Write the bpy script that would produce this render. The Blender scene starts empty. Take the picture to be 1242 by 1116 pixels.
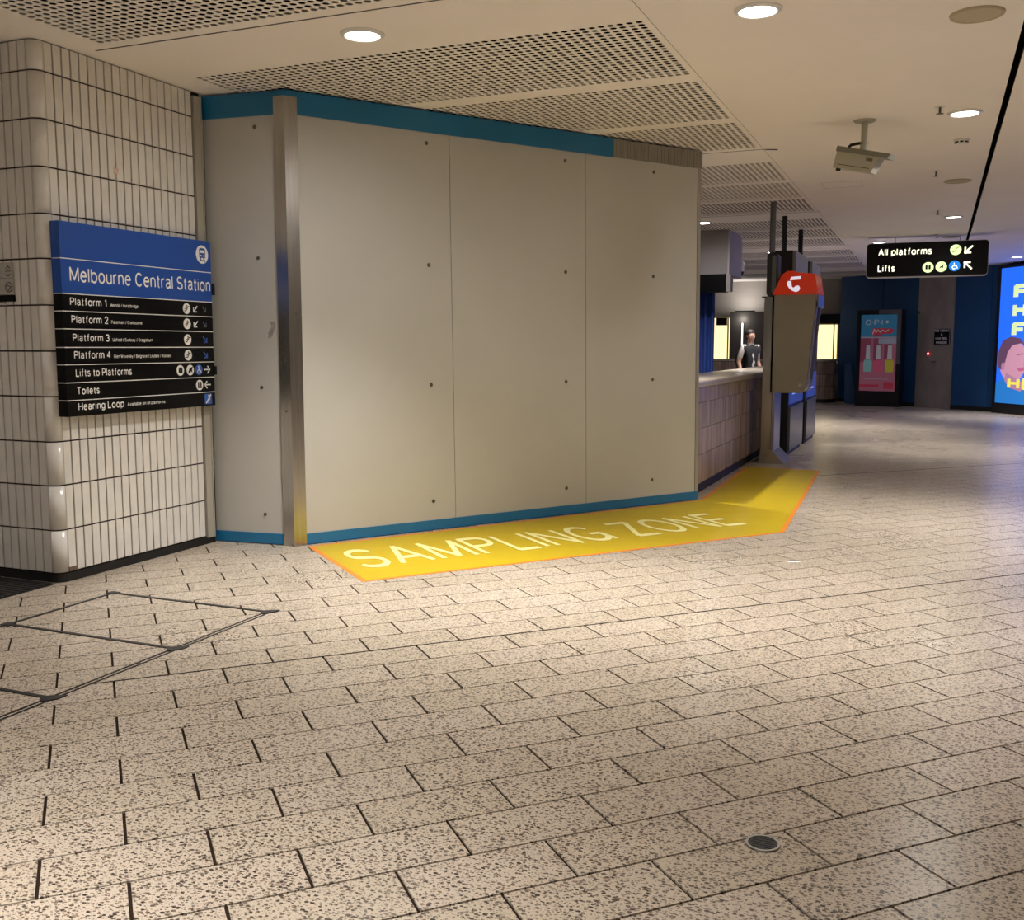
import bpy, math, random
import numpy as np
from mathutils import Vector, Matrix
random.seed(7)
R = math.radians
scene = bpy.context.scene
COL = scene.collection

# ------------------------------------------------------------------ camera, world, exposure
F_PX, PITCH, YAW, EYE = 1222.9, R(6.4375), R(22.772), 1.40
cam_d = bpy.data.cameras.new('camera')
cam_d.sensor_fit = 'HORIZONTAL'; cam_d.sensor_width = 36.0
cam_d.lens = 36.0 * F_PX / 1242.0
cam_d.clip_start = 0.05; cam_d.clip_end = 200
cam = bpy.data.objects.new('camera', cam_d); COL.objects.link(cam)
cam.location = (0, 0, EYE); cam.rotation_euler = (R(90) - PITCH, R(0.0), YAW)
scene.camera = cam
world = bpy.data.worlds.new('world'); scene.world = world
world.use_nodes = True
world.node_tree.nodes['Background'].inputs[0].default_value = (0.9, 0.86, 0.82, 1)
world.node_tree.nodes['Background'].inputs[1].default_value = 0.02
scene.view_settings.view_transform = 'Standard'
scene.view_settings.look = 'None'
scene.view_settings.gamma = 1.0
scene.view_settings.use_curve_mapping = False
scene.view_settings.exposure = 0.50
WARM = (1.0, 0.96, 0.905)
FILL = 0.18            # power of the wide fill lamp added to each downlight, against its main one
LAMP_W = 360.0          # watts of one ceiling downlight

# ------------------------------------------------------------------ helpers: surveying
CY, SY, CP, SP = math.cos(YAW), math.sin(YAW), math.cos(PITCH), math.sin(PITCH)
def ray(px, py):
    x = (px - 621) / F_PX; y = -(py - 558) / F_PX
    hx, hy, hz = x, CP + y * SP, -SP + y * CP
    return (hx * CY - hy * SY, hx * SY + hy * CY, hz)
def fl(px, py, z=0.0):
    r = ray(px, py); t = (z - EYE) / r[2]; return Vector((r[0] * t, r[1] * t, z))
def onX(px, py, x):
    r = ray(px, py); t = x / r[0]; return Vector((x, r[1] * t, EYE + r[2] * t))
def onY(px, py, y):
    r = ray(px, py); t = y / r[1]; return Vector((r[0] * t, y, EYE + r[2] * t))
ZC = 3.12

# ------------------------------------------------------------------ helpers: materials
def mat(name, base=(.5, .5, .5), rough=.5, metal=0., spec=.5, emis=None, estr=0., alpha=1.0, var=0.0, vscale=6., bump=0., bscale=60., stretch=(1, 1, 1), coat=0.):
    m = bpy.data.materials.new(name); m.use_nodes = True
    nt = m.node_tree; b = nt.nodes['Principled BSDF']
    b.inputs['Base Color'].default_value = (*base, 1)
    b.inputs['Roughness'].default_value = rough
    b.inputs['Metallic'].default_value = metal
    b.inputs['Specular IOR Level'].default_value = spec
    b.inputs['Alpha'].default_value = alpha
    b.inputs['Coat Weight'].default_value = coat
    if emis:
        b.inputs['Emission Color'].default_value = (*emis, 1); b.inputs['Emission Strength'].default_value = estr
    if var or bump:
        tc = nt.nodes.new('ShaderNodeTexCoord'); mp = nt.nodes.new('ShaderNodeMapping')
        geo = nt.nodes.new('ShaderNodeNewGeometry')
        nt.links.new(geo.outputs['Position'], mp.inputs['Vector']); mp.inputs['Scale'].default_value = stretch
        if var:
            n = nt.nodes.new('ShaderNodeTexNoise'); n.inputs['Scale'].default_value = vscale; n.inputs['Detail'].default_value = 5
            nt.links.new(mp.outputs[0], n.inputs['Vector'])
            mr = nt.nodes.new('ShaderNodeMapRange'); mr.inputs['From Min'].default_value = .3; mr.inputs['From Max'].default_value = .7
            mr.inputs['To Min'].default_value = 1 - var; mr.inputs['To Max'].default_value = 1 + var
            nt.links.new(n.outputs['Fac'], mr.inputs['Value'])
            mx = nt.nodes.new('ShaderNodeVectorMath'); mx.operation = 'SCALE'; mx.inputs[0].default_value = base
            nt.links.new(mr.outputs[0], mx.inputs['Scale']); nt.links.new(mx.outputs[0], b.inputs['Base Color'])
        if bump:
            n2 = nt.nodes.new('ShaderNodeTexNoise'); n2.inputs['Scale'].default_value = bscale; n2.inputs['Detail'].default_value = 4
            nt.links.new(mp.outputs[0], n2.inputs['Vector'])
            bp = nt.nodes.new('ShaderNodeBump'); bp.inputs['Strength'].default_value = bump; bp.inputs['Distance'].default_value = .01
            nt.links.new(n2.outputs['Fac'], bp.inputs['Height']); nt.links.new(bp.outputs[0], b.inputs['Normal'])
    return m

TILE_YAW = R(44.577)                 # tile rows, clockwise from +Y
TU = Vector((math.sin(TILE_YAW), math.cos(TILE_YAW), 0)); TV = Vector((-math.cos(TILE_YAW), math.sin(TILE_YAW), 0))
ROW, LEN, VOFF, UOFF = 0.21610, 0.44166, 0.11414, 0.25787

def terrazzo():
    m = bpy.data.materials.new('terrazzo'); m.use_nodes = True
    nt = m.node_tree; N = nt.nodes; L = nt.links; b = N['Principled BSDF']
    geo = N.new('ShaderNodeNewGeometry')
    def chips(scale, rnd_lo, dist_hi, seed):
        mp = N.new('ShaderNodeMapping'); mp.inputs['Location'].default_value = (seed, seed * 2.3, 0)
        mp.inputs['Rotation'].default_value = (0, 0, seed)
        mp.inputs['Scale'].default_value = (1, 1.35, 1)
        L.new(geo.outputs['Position'], mp.inputs['Vector'])
        v = N.new('ShaderNodeTexVoronoi'); v.voronoi_dimensions = '2D'; v.inputs['Scale'].default_value = scale; v.inputs['Randomness'].default_value = 1
        L.new(mp.outputs[0], v.inputs['Vector'])
        sx = N.new('ShaderNodeSeparateColor'); L.new(v.outputs['Color'], sx.inputs[0])
        # chip present when random > rnd_lo and distance < size from another random channel
        g = N.new('ShaderNodeMath'); g.operation = 'GREATER_THAN'; g.inputs[1].default_value = rnd_lo; L.new(sx.outputs[0], g.inputs[0])
        sz = N.new('ShaderNodeMath'); sz.operation = 'MULTIPLY_ADD'; sz.inputs[1].default_value = dist_hi * .6; sz.inputs[2].default_value = dist_hi * .4; L.new(sx.outputs[1], sz.inputs[0])
        lt = N.new('ShaderNodeMath'); lt.operation = 'LESS_THAN'; L.new(v.outputs['Distance'], lt.inputs[0]); L.new(sz.outputs[0], lt.inputs[1])
        o = N.new('ShaderNodeMath'); o.operation = 'MULTIPLY'; L.new(g.outputs[0], o.inputs[0]); L.new(lt.outputs[0], o.inputs[1])
        return o.outputs[0], sx.outputs[2]
    c1, r1 = chips(63, .43, .48, 1.7)
    c2, r2 = chips(115, .27, .47, 4.1)
    # per tile tone
    dotu = N.new('ShaderNodeVectorMath'); dotu.operation = 'DOT_PRODUCT'; dotu.inputs[1].default_value = TU; L.new(geo.outputs['Position'], dotu.inputs[0])
    dotv = N.new('ShaderNodeVectorMath'); dotv.operation = 'DOT_PRODUCT'; dotv.inputs[1].default_value = TV; L.new(geo.outputs['Position'], dotv.inputs[0])
    def mth(op, a, bb, c=None):
        n = N.new('ShaderNodeMath'); n.operation = op
        for i, q in enumerate((a, bb, c)):
            if q is None: continue
            if isinstance(q, (int, float)): n.inputs[i].default_value = q
            else: L.new(q, n.inputs[i])
        return n.outputs[0]
    rv = mth('FLOOR', mth('DIVIDE', mth('SUBTRACT', dotv.outputs['Value'], VOFF), ROW), 0)
    ru = mth('FLOOR', mth('SUBTRACT', mth('DIVIDE', mth('SUBTRACT', dotu.outputs['Value'], UOFF), LEN), mth('MULTIPLY', rv, .5)), 0)
    cb = N.new('ShaderNodeCombineXYZ'); L.new(rv, cb.inputs[0]); L.new(ru, cb.inputs[1])
    wn = N.new('ShaderNodeTexWhiteNoise'); wn.noise_dimensions = '2D'; L.new(cb.outputs[0], wn.inputs['Vector'])
    tone = N.new('ShaderNodeMapRange'); tone.inputs['To Min'].default_value = .93; tone.inputs['To Max'].default_value = 1.04; L.new(wn.outputs['Value'], tone.inputs['Value'])
    ns = N.new('ShaderNodeTexNoise'); ns.inputs['Scale'].default_value = 1.1; ns.inputs['Detail'].default_value = 6; L.new(geo.outputs['Position'], ns.inputs['Vector'])
    wear = N.new('ShaderNodeMapRange'); wear.inputs['From Min'].default_value = .3; wear.inputs['From Max'].default_value = .7; wear.inputs['To Min'].default_value = .92; wear.inputs['To Max'].default_value = 1.05; L.new(ns.outputs['Fac'], wear.inputs['Value'])
    mul = mth('MULTIPLY', tone.outputs[0], wear.outputs[0])
    base = N.new('ShaderNodeMix'); base.data_type = 'RGBA'; base.inputs['A'].default_value = (.585, .50, .39, 1); base.inputs['B'].default_value = (.555, .475, .39, 1); L.new(wn.outputs['Value'], base.inputs['Factor'])
    ramp = N.new('ShaderNodeValToRGB'); L.new(r1, ramp.inputs[0]); e = ramp.color_ramp.elements
    e[0].color = (.022, .016, .012, 1); e[1].color = (.30, .22, .15, 1); e.new(.45).color = (.085, .06, .045, 1); e.new(.78).color = (.15, .115, .09, 1)
    m1 = N.new('ShaderNodeMix'); m1.data_type = 'RGBA'; L.new(base.outputs['Result'], m1.inputs['A']); L.new(ramp.outputs[0], m1.inputs['B']); L.new(c1, m1.inputs['Factor'])
    ramp2 = N.new('ShaderNodeValToRGB'); L.new(r2, ramp2.inputs[0]); e = ramp2.color_ramp.elements
    e[0].color = (.09, .065, .05, 1); e[1].color = (.50, .42, .33, 1)
    m2 = N.new('ShaderNodeMix'); m2.data_type = 'RGBA'; L.new(m1.outputs['Result'], m2.inputs['A']); L.new(ramp2.outputs[0], m2.inputs['B']); L.new(c2, m2.inputs['Factor'])
    sc = N.new('ShaderNodeVectorMath'); sc.operation = 'SCALE'; L.new(m2.outputs['Result'], sc.inputs[0]); L.new(mul, sc.inputs['Scale'])
    L.new(sc.outputs[0], b.inputs['Base Color'])
    rr = N.new('ShaderNodeMapRange'); rr.inputs['To Min'].default_value = .24; rr.inputs['To Max'].default_value = .33; L.new(ns.outputs['Fac'], rr.inputs['Value']); L.new(rr.outputs[0], b.inputs['Roughness'])
    b.inputs['Specular IOR Level'].default_value = .45
    return m

M = {}
M['terrazzo'] = terrazzo()
M['grout'] = mat('floor_grout', (.03, .019, .014), .95, spec=.1)
M['walltile'] = mat('glazed_wall_tile', (.75, .725, .685), .22, var=.05, vscale=9, bump=.05, bscale=14)
M['wallgrout'] = mat('wall_grout', (.035, .022, .017), .95, spec=.1)
M['black'] = mat('matt_black', (.006, .006, .007), .55)
M['void'] = mat('ceiling_void', (.003, .0025, .002), .95, spec=.02)
M['ceil'] = mat('ceiling_paint', (.87, .815, .775), .75, spec=.25, var=.02, vscale=1.3)
M['trimwhite'] = mat('white_enamel', (.72, .71, .69), .35)
M['steel'] = mat('brushed_steel', (.46, .44, .42), .26, metal=1., var=.10, vscale=5, stretch=(12, 12, .5), bump=.02, bscale=30)
M['steeldoor'] = mat('door_steel', (.36, .325, .295), .40, metal=.35, var=.12, vscale=2.2, stretch=(2, 2, 1))
M['panel'] = mat('hoarding_board', (.515, .505, .475), .42, var=.03, vscale=1.6, bump=.08, bscale=170, spec=.35)
M['teal'] = mat('teal_vinyl', (.012, .165, .36), .30, var=.06, vscale=3)
M['greytape'] = mat('grey_tape', (.29, .265, .23), .5, var=.05, vscale=8)
M['rivet'] = mat('fixing_metal', (.16, .15, .13), .45, metal=.7)
M['scuff'] = mat('scuff_mark', (.30, .285, .26), .7, var=.25, vscale=30)
M['signblue'] = mat('sign_blue', (.018, .085, .42), .30)
M['signblack'] = mat('sign_black', (.003, .003, .004), .30, spec=.25)
M['print'] = mat('sign_white_print', (.93, .93, .93), .45)
M['printgrey'] = mat('sign_grey_print', (.13, .14, .17), .45)
M['printblue'] = mat('sign_blue_print', (.05, .14, .55), .45)
M['signgrey'] = mat('sign_plate_grey', (.42, .40, .36), .4)
M['metaldark'] = mat('dark_metal_trim', (.045, .043, .045), .42, metal=.5)
M['rubber'] = mat('plinth_rubber', (.008, .007, .007), .6)
M['rubber_joint'] = mat('expansion_joint_filler', (.02, .015, .012), .8, spec=.1)
M['decal'] = mat('yellow_floor_vinyl', (.66, .48, .008), .40, alpha=.74, var=.03, vscale=5)
M['decaledge'] = mat('orange_floor_vinyl', (.80, .26, .02), .40, alpha=.92)
M['decaltext'] = mat('cream_floor_lettering', (.86, .80, .34), .42)
M['counterstone'] = mat('counter_stone', (.44, .37, .30), .28, var=.08, vscale=22)
M['countertile'] = mat('counter_tile', (.37, .275, .22), .26, var=.10, vscale=5)
def island_tone(m, amt):
    nt = m.node_tree; b = nt.nodes['Principled BSDF']; src = b.inputs['Base Color'].links[0].from_socket
    g = nt.nodes.new('ShaderNodeNewGeometry'); mr = nt.nodes.new('ShaderNodeMapRange'); mr.inputs['To Min'].default_value = 1 - amt; mr.inputs['To Max'].default_value = 1 + amt
    nt.links.new(g.outputs['Random Per Island'], mr.inputs['Value'])
    sc = nt.nodes.new('ShaderNodeVectorMath'); sc.operation = 'SCALE'; nt.links.new(src, sc.inputs[0]); nt.links.new(mr.outputs[0], sc.inputs['Scale']); nt.links.new(sc.outputs[0], b.inputs['Base Color'])
island_tone(M['countertile'], .28)
M['kioskside'] = mat('kiosk_side_panel', (.27, .235, .175), .5, metal=.2, var=.05, vscale=2)
M['kioskfront'] = mat('kiosk_front_metal', (.32, .32, .42), .28, metal=.7)  # violet light from the screens is tinted into this metal colour
M['red'] = mat('red_acrylic', (.60, .035, .012), .22, emis=(.9, .05, .01), estr=.10)
M['logolit'] = mat('lit_logo_white', (.8, .8, .85), .3, emis=(.85, .8, 1), estr=.45)
M['machinegrey'] = mat('machine_grey', (.15, .15, .155), .30, metal=.5)
M['screenblue'] = mat('ticket_screen', (.01, .015, .06), .15, emis=(.05, .09, .45), estr=.35)
M['screenlite'] = mat('ticket_screen_graphic', (.1, .2, .5), .2, emis=(.25, .4, 1), estr=.6)
M['wallblue'] = mat('dark_blue_wall', (.009, .070, .205), .42, var=.10, vscale=1.4)
M['wallgrey'] = mat('grey_wall', (.42, .38, .34), .7)
M['wallgrey2'] = mat('charcoal_wall', (.10, .088, .078), .6)
M['booth'] = mat('booth_bulkhead', (.33, .30, .31), .6)
M['curtain'] = mat('blue_curtain', (.015, .05, .26), .8)
M['window'] = mat('lit_office_window', (.7, .6, .3), .5, emis=(1.0, .82, .42), estr=1.0)
M['tube'] = mat('light_tube', (.9, .9, .9), .4, emis=(1, .95, .88), estr=1.6)
M['lens'] = mat('downlight_lens', (.9, .9, .9), .4, emis=(1, .98, .95), estr=14.)
M['cctv'] = mat('cctv_housing', (.40, .385, .31), .45, var=.03)
M['cctvdark'] = mat('cctv_sunshield', (.20, .19, .145), .45)
M['speaker'] = mat('beige_speaker_grille', (.47, .40, .28), .6, bump=.3, bscale=300)
M['signglow'] = mat('lit_sign_print', (.9, .9, .7), .4, emis=(1, 1, .74), estr=1.0)
M['signglowgreen'] = mat('lit_sign_disc', (.8, .9, .6), .4, emis=(.80, 1, .48), estr=.75)
M['signglowblue'] = mat('lit_sign_blue_disc', (.02, .2, .7), .4, emis=(.01, .22, .75), estr=.8)
M['lightboxframe'] = mat('lightbox_frame', (.010, .010, .012), .3)
M['skin'] = mat('skin', (.42, .24, .18), .55)
M['hair'] = mat('dark_hair', (.02, .013, .01), .6)
M['vest'] = mat('black_vest', (.006, .006, .008), .85)
M['shirt'] = mat('pale_shirt', (.50, .46, .44), .8)
M['paper'] = mat('white_paper', (.85, .85, .83), .6)
M['drainmetal'] = mat('drain_ring', (.45, .44, .42), .3, metal=1.)

# ------------------------------------------------------------------ helpers: meshes
WORLDLOC = {}
def root(name, loc, label, cat, group=None):
    o = bpy.data.objects.new(name, None); COL.objects.link(o); o.empty_display_size = .1
    o.location = loc; WORLDLOC[o] = Vector(loc)
    o['label'] = label; o['category'] = cat
    if group: o['group'] = group
    return o
def tag(o, label=None, cat=None, group=None, kind=None):
    if label: o['label'] = label
    if cat: o['category'] = cat
    if group: o['group'] = group
    if kind: o['kind'] = kind
    return o
def place(o, parent, wloc):
    WORLDLOC[o] = Vector(wloc)
    if parent is not None:
        o.parent = parent; o.location = Vector(wloc) - WORLDLOC[parent]
    else:
        o.location = wloc
class MB:
    def __init__(s): s.v = []; s.f = []; s.m = []; s.cur = 0
    def face(s, pts):
        i = len(s.v); s.v += [tuple(p) for p in pts]; s.f.append(tuple(range(i, i + len(pts)))); s.m.append(s.cur); return s
    def add(s, vs, fs):
        i = len(s.v); s.v += [tuple(p) for p in vs]
        for f in fs: s.f.append(tuple(k + i for k in f)); s.m.append(s.cur)
        return s
    def box(s, x0, x1, y0, y1, z0, z1):
        return s.obox(Vector((x0, y0, z0)), Vector((x1 - x0, 0, 0)), Vector((0, y1 - y0, 0)), Vector((0, 0, z1 - z0)))
    def obox(s, o, a, b, c):
        o, a, b, c = Vector(o), Vector(a), Vector(b), Vector(c)
        vs = [o, o + a, o + a + b, o + b, o + c, o + a + c, o + a + b + c, o + b + c]
        fs = [(0, 3, 2, 1), (4, 5, 6, 7), (0, 1, 5, 4), (1, 2, 6, 5), (2, 3, 7, 6), (3, 0, 4, 7)]
        if a.cross(b).dot(c) < 0: fs = [f[::-1] for f in fs]
        return s.add(vs, fs)
    def bevbox(s, o, a, b, c, bev):
        """box with chamfered vertical and horizontal edges (c is the outward axis: only the far face is chamfered)"""
        o, a, b, c = Vector(o), Vector(a), Vector(b), Vector(c)
        an, bn, cn = a.normalized() * bev, b.normalized() * bev, c.normalized() * bev
        base = [o, o + a, o + a + b, o + b]
        mid = [p + c - cn for p in base]
        top = [o + an + bn + c, o + a - an + bn + c, o + a + b - an - bn + c, o + b + an - bn + c]
        vs = base + mid + top
        fs = [(0, 3, 2, 1), (8, 9, 10, 11)]
        for i in range(4):
            j = (i + 1) % 4
            fs += [(i, j, j + 4, i + 4), (i + 4, j + 4, j + 8, i + 8)]
        if a.cross(b).dot(c) < 0: fs = [f[::-1] for f in fs]
        return s.add(vs, fs)
    def prism(s, poly, ext):
        """poly: 3D points (counter-clockwise seen from +ext side), ext: extrusion vector"""
        poly = [Vector(p) for p in poly]; ext = Vector(ext); n = len(poly)
        vs = poly + [p + ext for p in poly]
        fs = [tuple(range(n))[::-1], tuple(range(n, 2 * n))] + [(i, (i + 1) % n, (i + 1) % n + n, i + n) for i in range(n)]
        return s.add(vs, fs)
    def tube(s, p0, p1, r0, r1=None, n=12, cap=True):
        p0, p1 = Vector(p0), Vector(p1); r1 = r0 if r1 is None else r1
        d = (p1 - p0).normalized(); u = d.orthogonal().normalized(); w = d.cross(u)
        vs = [p0 + (u * math.cos(t) + w * math.sin(t)) * r0 for t in [2 * math.pi * k / n for k in range(n)]]
        vs += [p1 + (u * math.cos(t) + w * math.sin(t)) * r1 for t in [2 * math.pi * k / n for k in range(n)]]
        fs = [(k, (k + 1) % n, (k + 1) % n + n, k + n) for k in range(n)]
        if cap: fs += [tuple(range(n))[::-1], tuple(range(n, 2 * n))]
        return s.add(vs, fs)
    def path(s, pts, r, n=8):
        for a, b in zip(pts[:-1], pts[1:]): s.tube(a, b, r, n=n)
        return s
    def lathe(s, c, prof, n=24, axis='Z'):
        """prof: list of (r, z) going along the profile, c: centre"""
        c = Vector(c); vs = []; fs = []
        for r, z in prof:
            for k in range(n):
                t = 2 * math.pi * k / n; vs.append(c + Vector((r * math.cos(t), r * math.sin(t), z)))
        for i in range(len(prof) - 1):
            for k in range(n):
                k2 = (k + 1) % n; fs.append((i * n + k, i * n + k2, (i + 1) * n + k2, (i + 1) * n + k))
        return s.add(vs, fs)
    def ell(s, c, rx, ry, rz, n=14, m=9):
        c = Vector(c); vs = []; fs = []
        for i in range(m + 1):
            ph = math.pi * i / m
            for k in range(n):
                t = 2 * math.pi * k / n
                vs.append(c + Vector((rx * math.sin(ph) * math.cos(t), ry * math.sin(ph) * math.sin(t), -rz * math.cos(ph))))
        for i in range(m):
            for k in range(n):
                k2 = (k + 1) % n; fs.append((i * n + k, i * n + k2, (i + 1) * n + k2, (i + 1) * n + k))
        return s.add(vs, fs)
    def build(s, name, m, parent=None, smooth=False, origin=None):
        a = np.array(s.v, dtype=float)
        lo, hi = a.min(0), a.max(0)
        c = Vector(origin) if origin is not None else Vector(((lo[0] + hi[0]) / 2, (lo[1] + hi[1]) / 2, lo[2]))
        me = bpy.data.meshes.new(name); me.from_pydata((a - np.array(c)).tolist(), [], s.f)
        ms = m if isinstance(m, (list, tuple)) else [m]
        for q in ms: me.materials.append(M[q] if isinstance(q, str) else q)
        if len(ms) > 1: me.polygons.foreach_set('material_index', s.m)
        if smooth: me.polygons.foreach_set('use_smooth', [True] * len(me.polygons))
        me.update()
        o = bpy.data.objects.new(name, me); COL.objects.link(o); place(o, parent, c)
        return o
def struct(o): o['kind'] = 'structure'; return o
def words(name, m_, parent, fr, body, u, v, cap, width, wt=.145, w=0., mapper=None):
    """one object for each word of a line of lettering"""
    _, tot = text_layout(body, wt); k = width / tot; pos = 0
    for wd in body.split(' '):
        _, x0 = text_layout(body[:pos] + '|', wt) if False else (0, sum(GLYPH[c][0] + wt + (.135 if c != ' ' else .06) for c in body[:pos]))
        q = MB(); _, tw = text_layout(wd, wt)
        f_text(q, fr, wd, u + x0 * k, v, cap, width=tw * k, wt=wt, w=w, mapper=(lambda a, b, x0=x0: mapper(a + x0 * k, b)) if mapper else None)
        q.build(name, m_, parent); pos += len(wd) + 1

class Frame:
    """flat graphics in a plane: u to the right, v up, n towards the reader"""
    def __init__(s, o, U, V, N): s.o, s.U, s.V, s.N = Vector(o), Vector(U), Vector(V), Vector(N)
    def p(s, u, v, w=0): return s.o + s.U * u + s.V * v + s.N * w
FACE_T = .0012
def f_poly(mb, fr, pts, w=0.):
    # make counter-clockwise, thin solid
    ar = sum(a[0] * b[1] - b[0] * a[1] for a, b in zip(pts, pts[1:] + pts[:1]))
    if ar < 0: pts = pts[::-1]
    mb.prism([fr.p(u, v, w) for u, v in pts], fr.N * FACE_T)
def f_rect(mb, fr, u0, v0, u1, v1, w=0.): f_poly(mb, fr, [(u0, v0), (u1, v0), (u1, v1), (u0, v1)], w)
def f_disc(mb, fr, u, v, r, w=0., n=20, sy=1.0): f_poly(mb, fr, [(u + r * math.cos(2 * math.pi * k / n), v + sy * r * math.sin(2 * math.pi * k / n)) for k in range(n)], w)
def f_line(mb, fr, pts, th, w=0.):
    for (a, b), (c, d) in zip(pts[:-1], pts[1:]):
        l = math.hypot(c - a, d - b) or 1; nx, ny = -(d - b) / l * th / 2, (c - a) / l * th / 2
        ex, ey = (c - a) / l * th * .35, (d - b) / l * th * .35
        f_poly(mb, fr, [(a - ex + nx, b - ey + ny), (a - ex - nx, b - ey - ny), (c + ex - nx, d + ey - ny), (c + ex + nx, d + ey + ny)], w)
def f_arrow(mb, fr, u, v, s, direction, th, w=0.):
    """arrow with open head centred on (u, v), tip towards direction"""
    dx, dy = direction; l = math.hypot(dx, dy); dx, dy = dx / l, dy / l
    tip = (u + dx * s * .5, v + dy * s * .5); tail = (u - dx * s * .5, v - dy * s * .5)
    f_line(mb, fr, [tail, tip], th, w)
    for sg in (-1, 1):
        c, sn = math.cos(sg * R(135)), math.sin(sg * R(135))
        hx, hy = dx * c - dy * sn, dx * sn + dy * c
        f_line(mb, fr, [tip, (tip[0] + hx * s * .55, tip[1] + hy * s * .55)], th, w)
def _arc(cx, cy, rx, ry, a0, a1, n=10):
    return [(cx + rx * math.cos(R(a0 + (a1 - a0) * k / n)), cy + ry * math.sin(R(a0 + (a1 - a0) * k / n))) for k in range(n + 1)]
_o = lambda cx=.29: _arc(cx, .365, .29, .365, 0, 360, 16)
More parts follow.
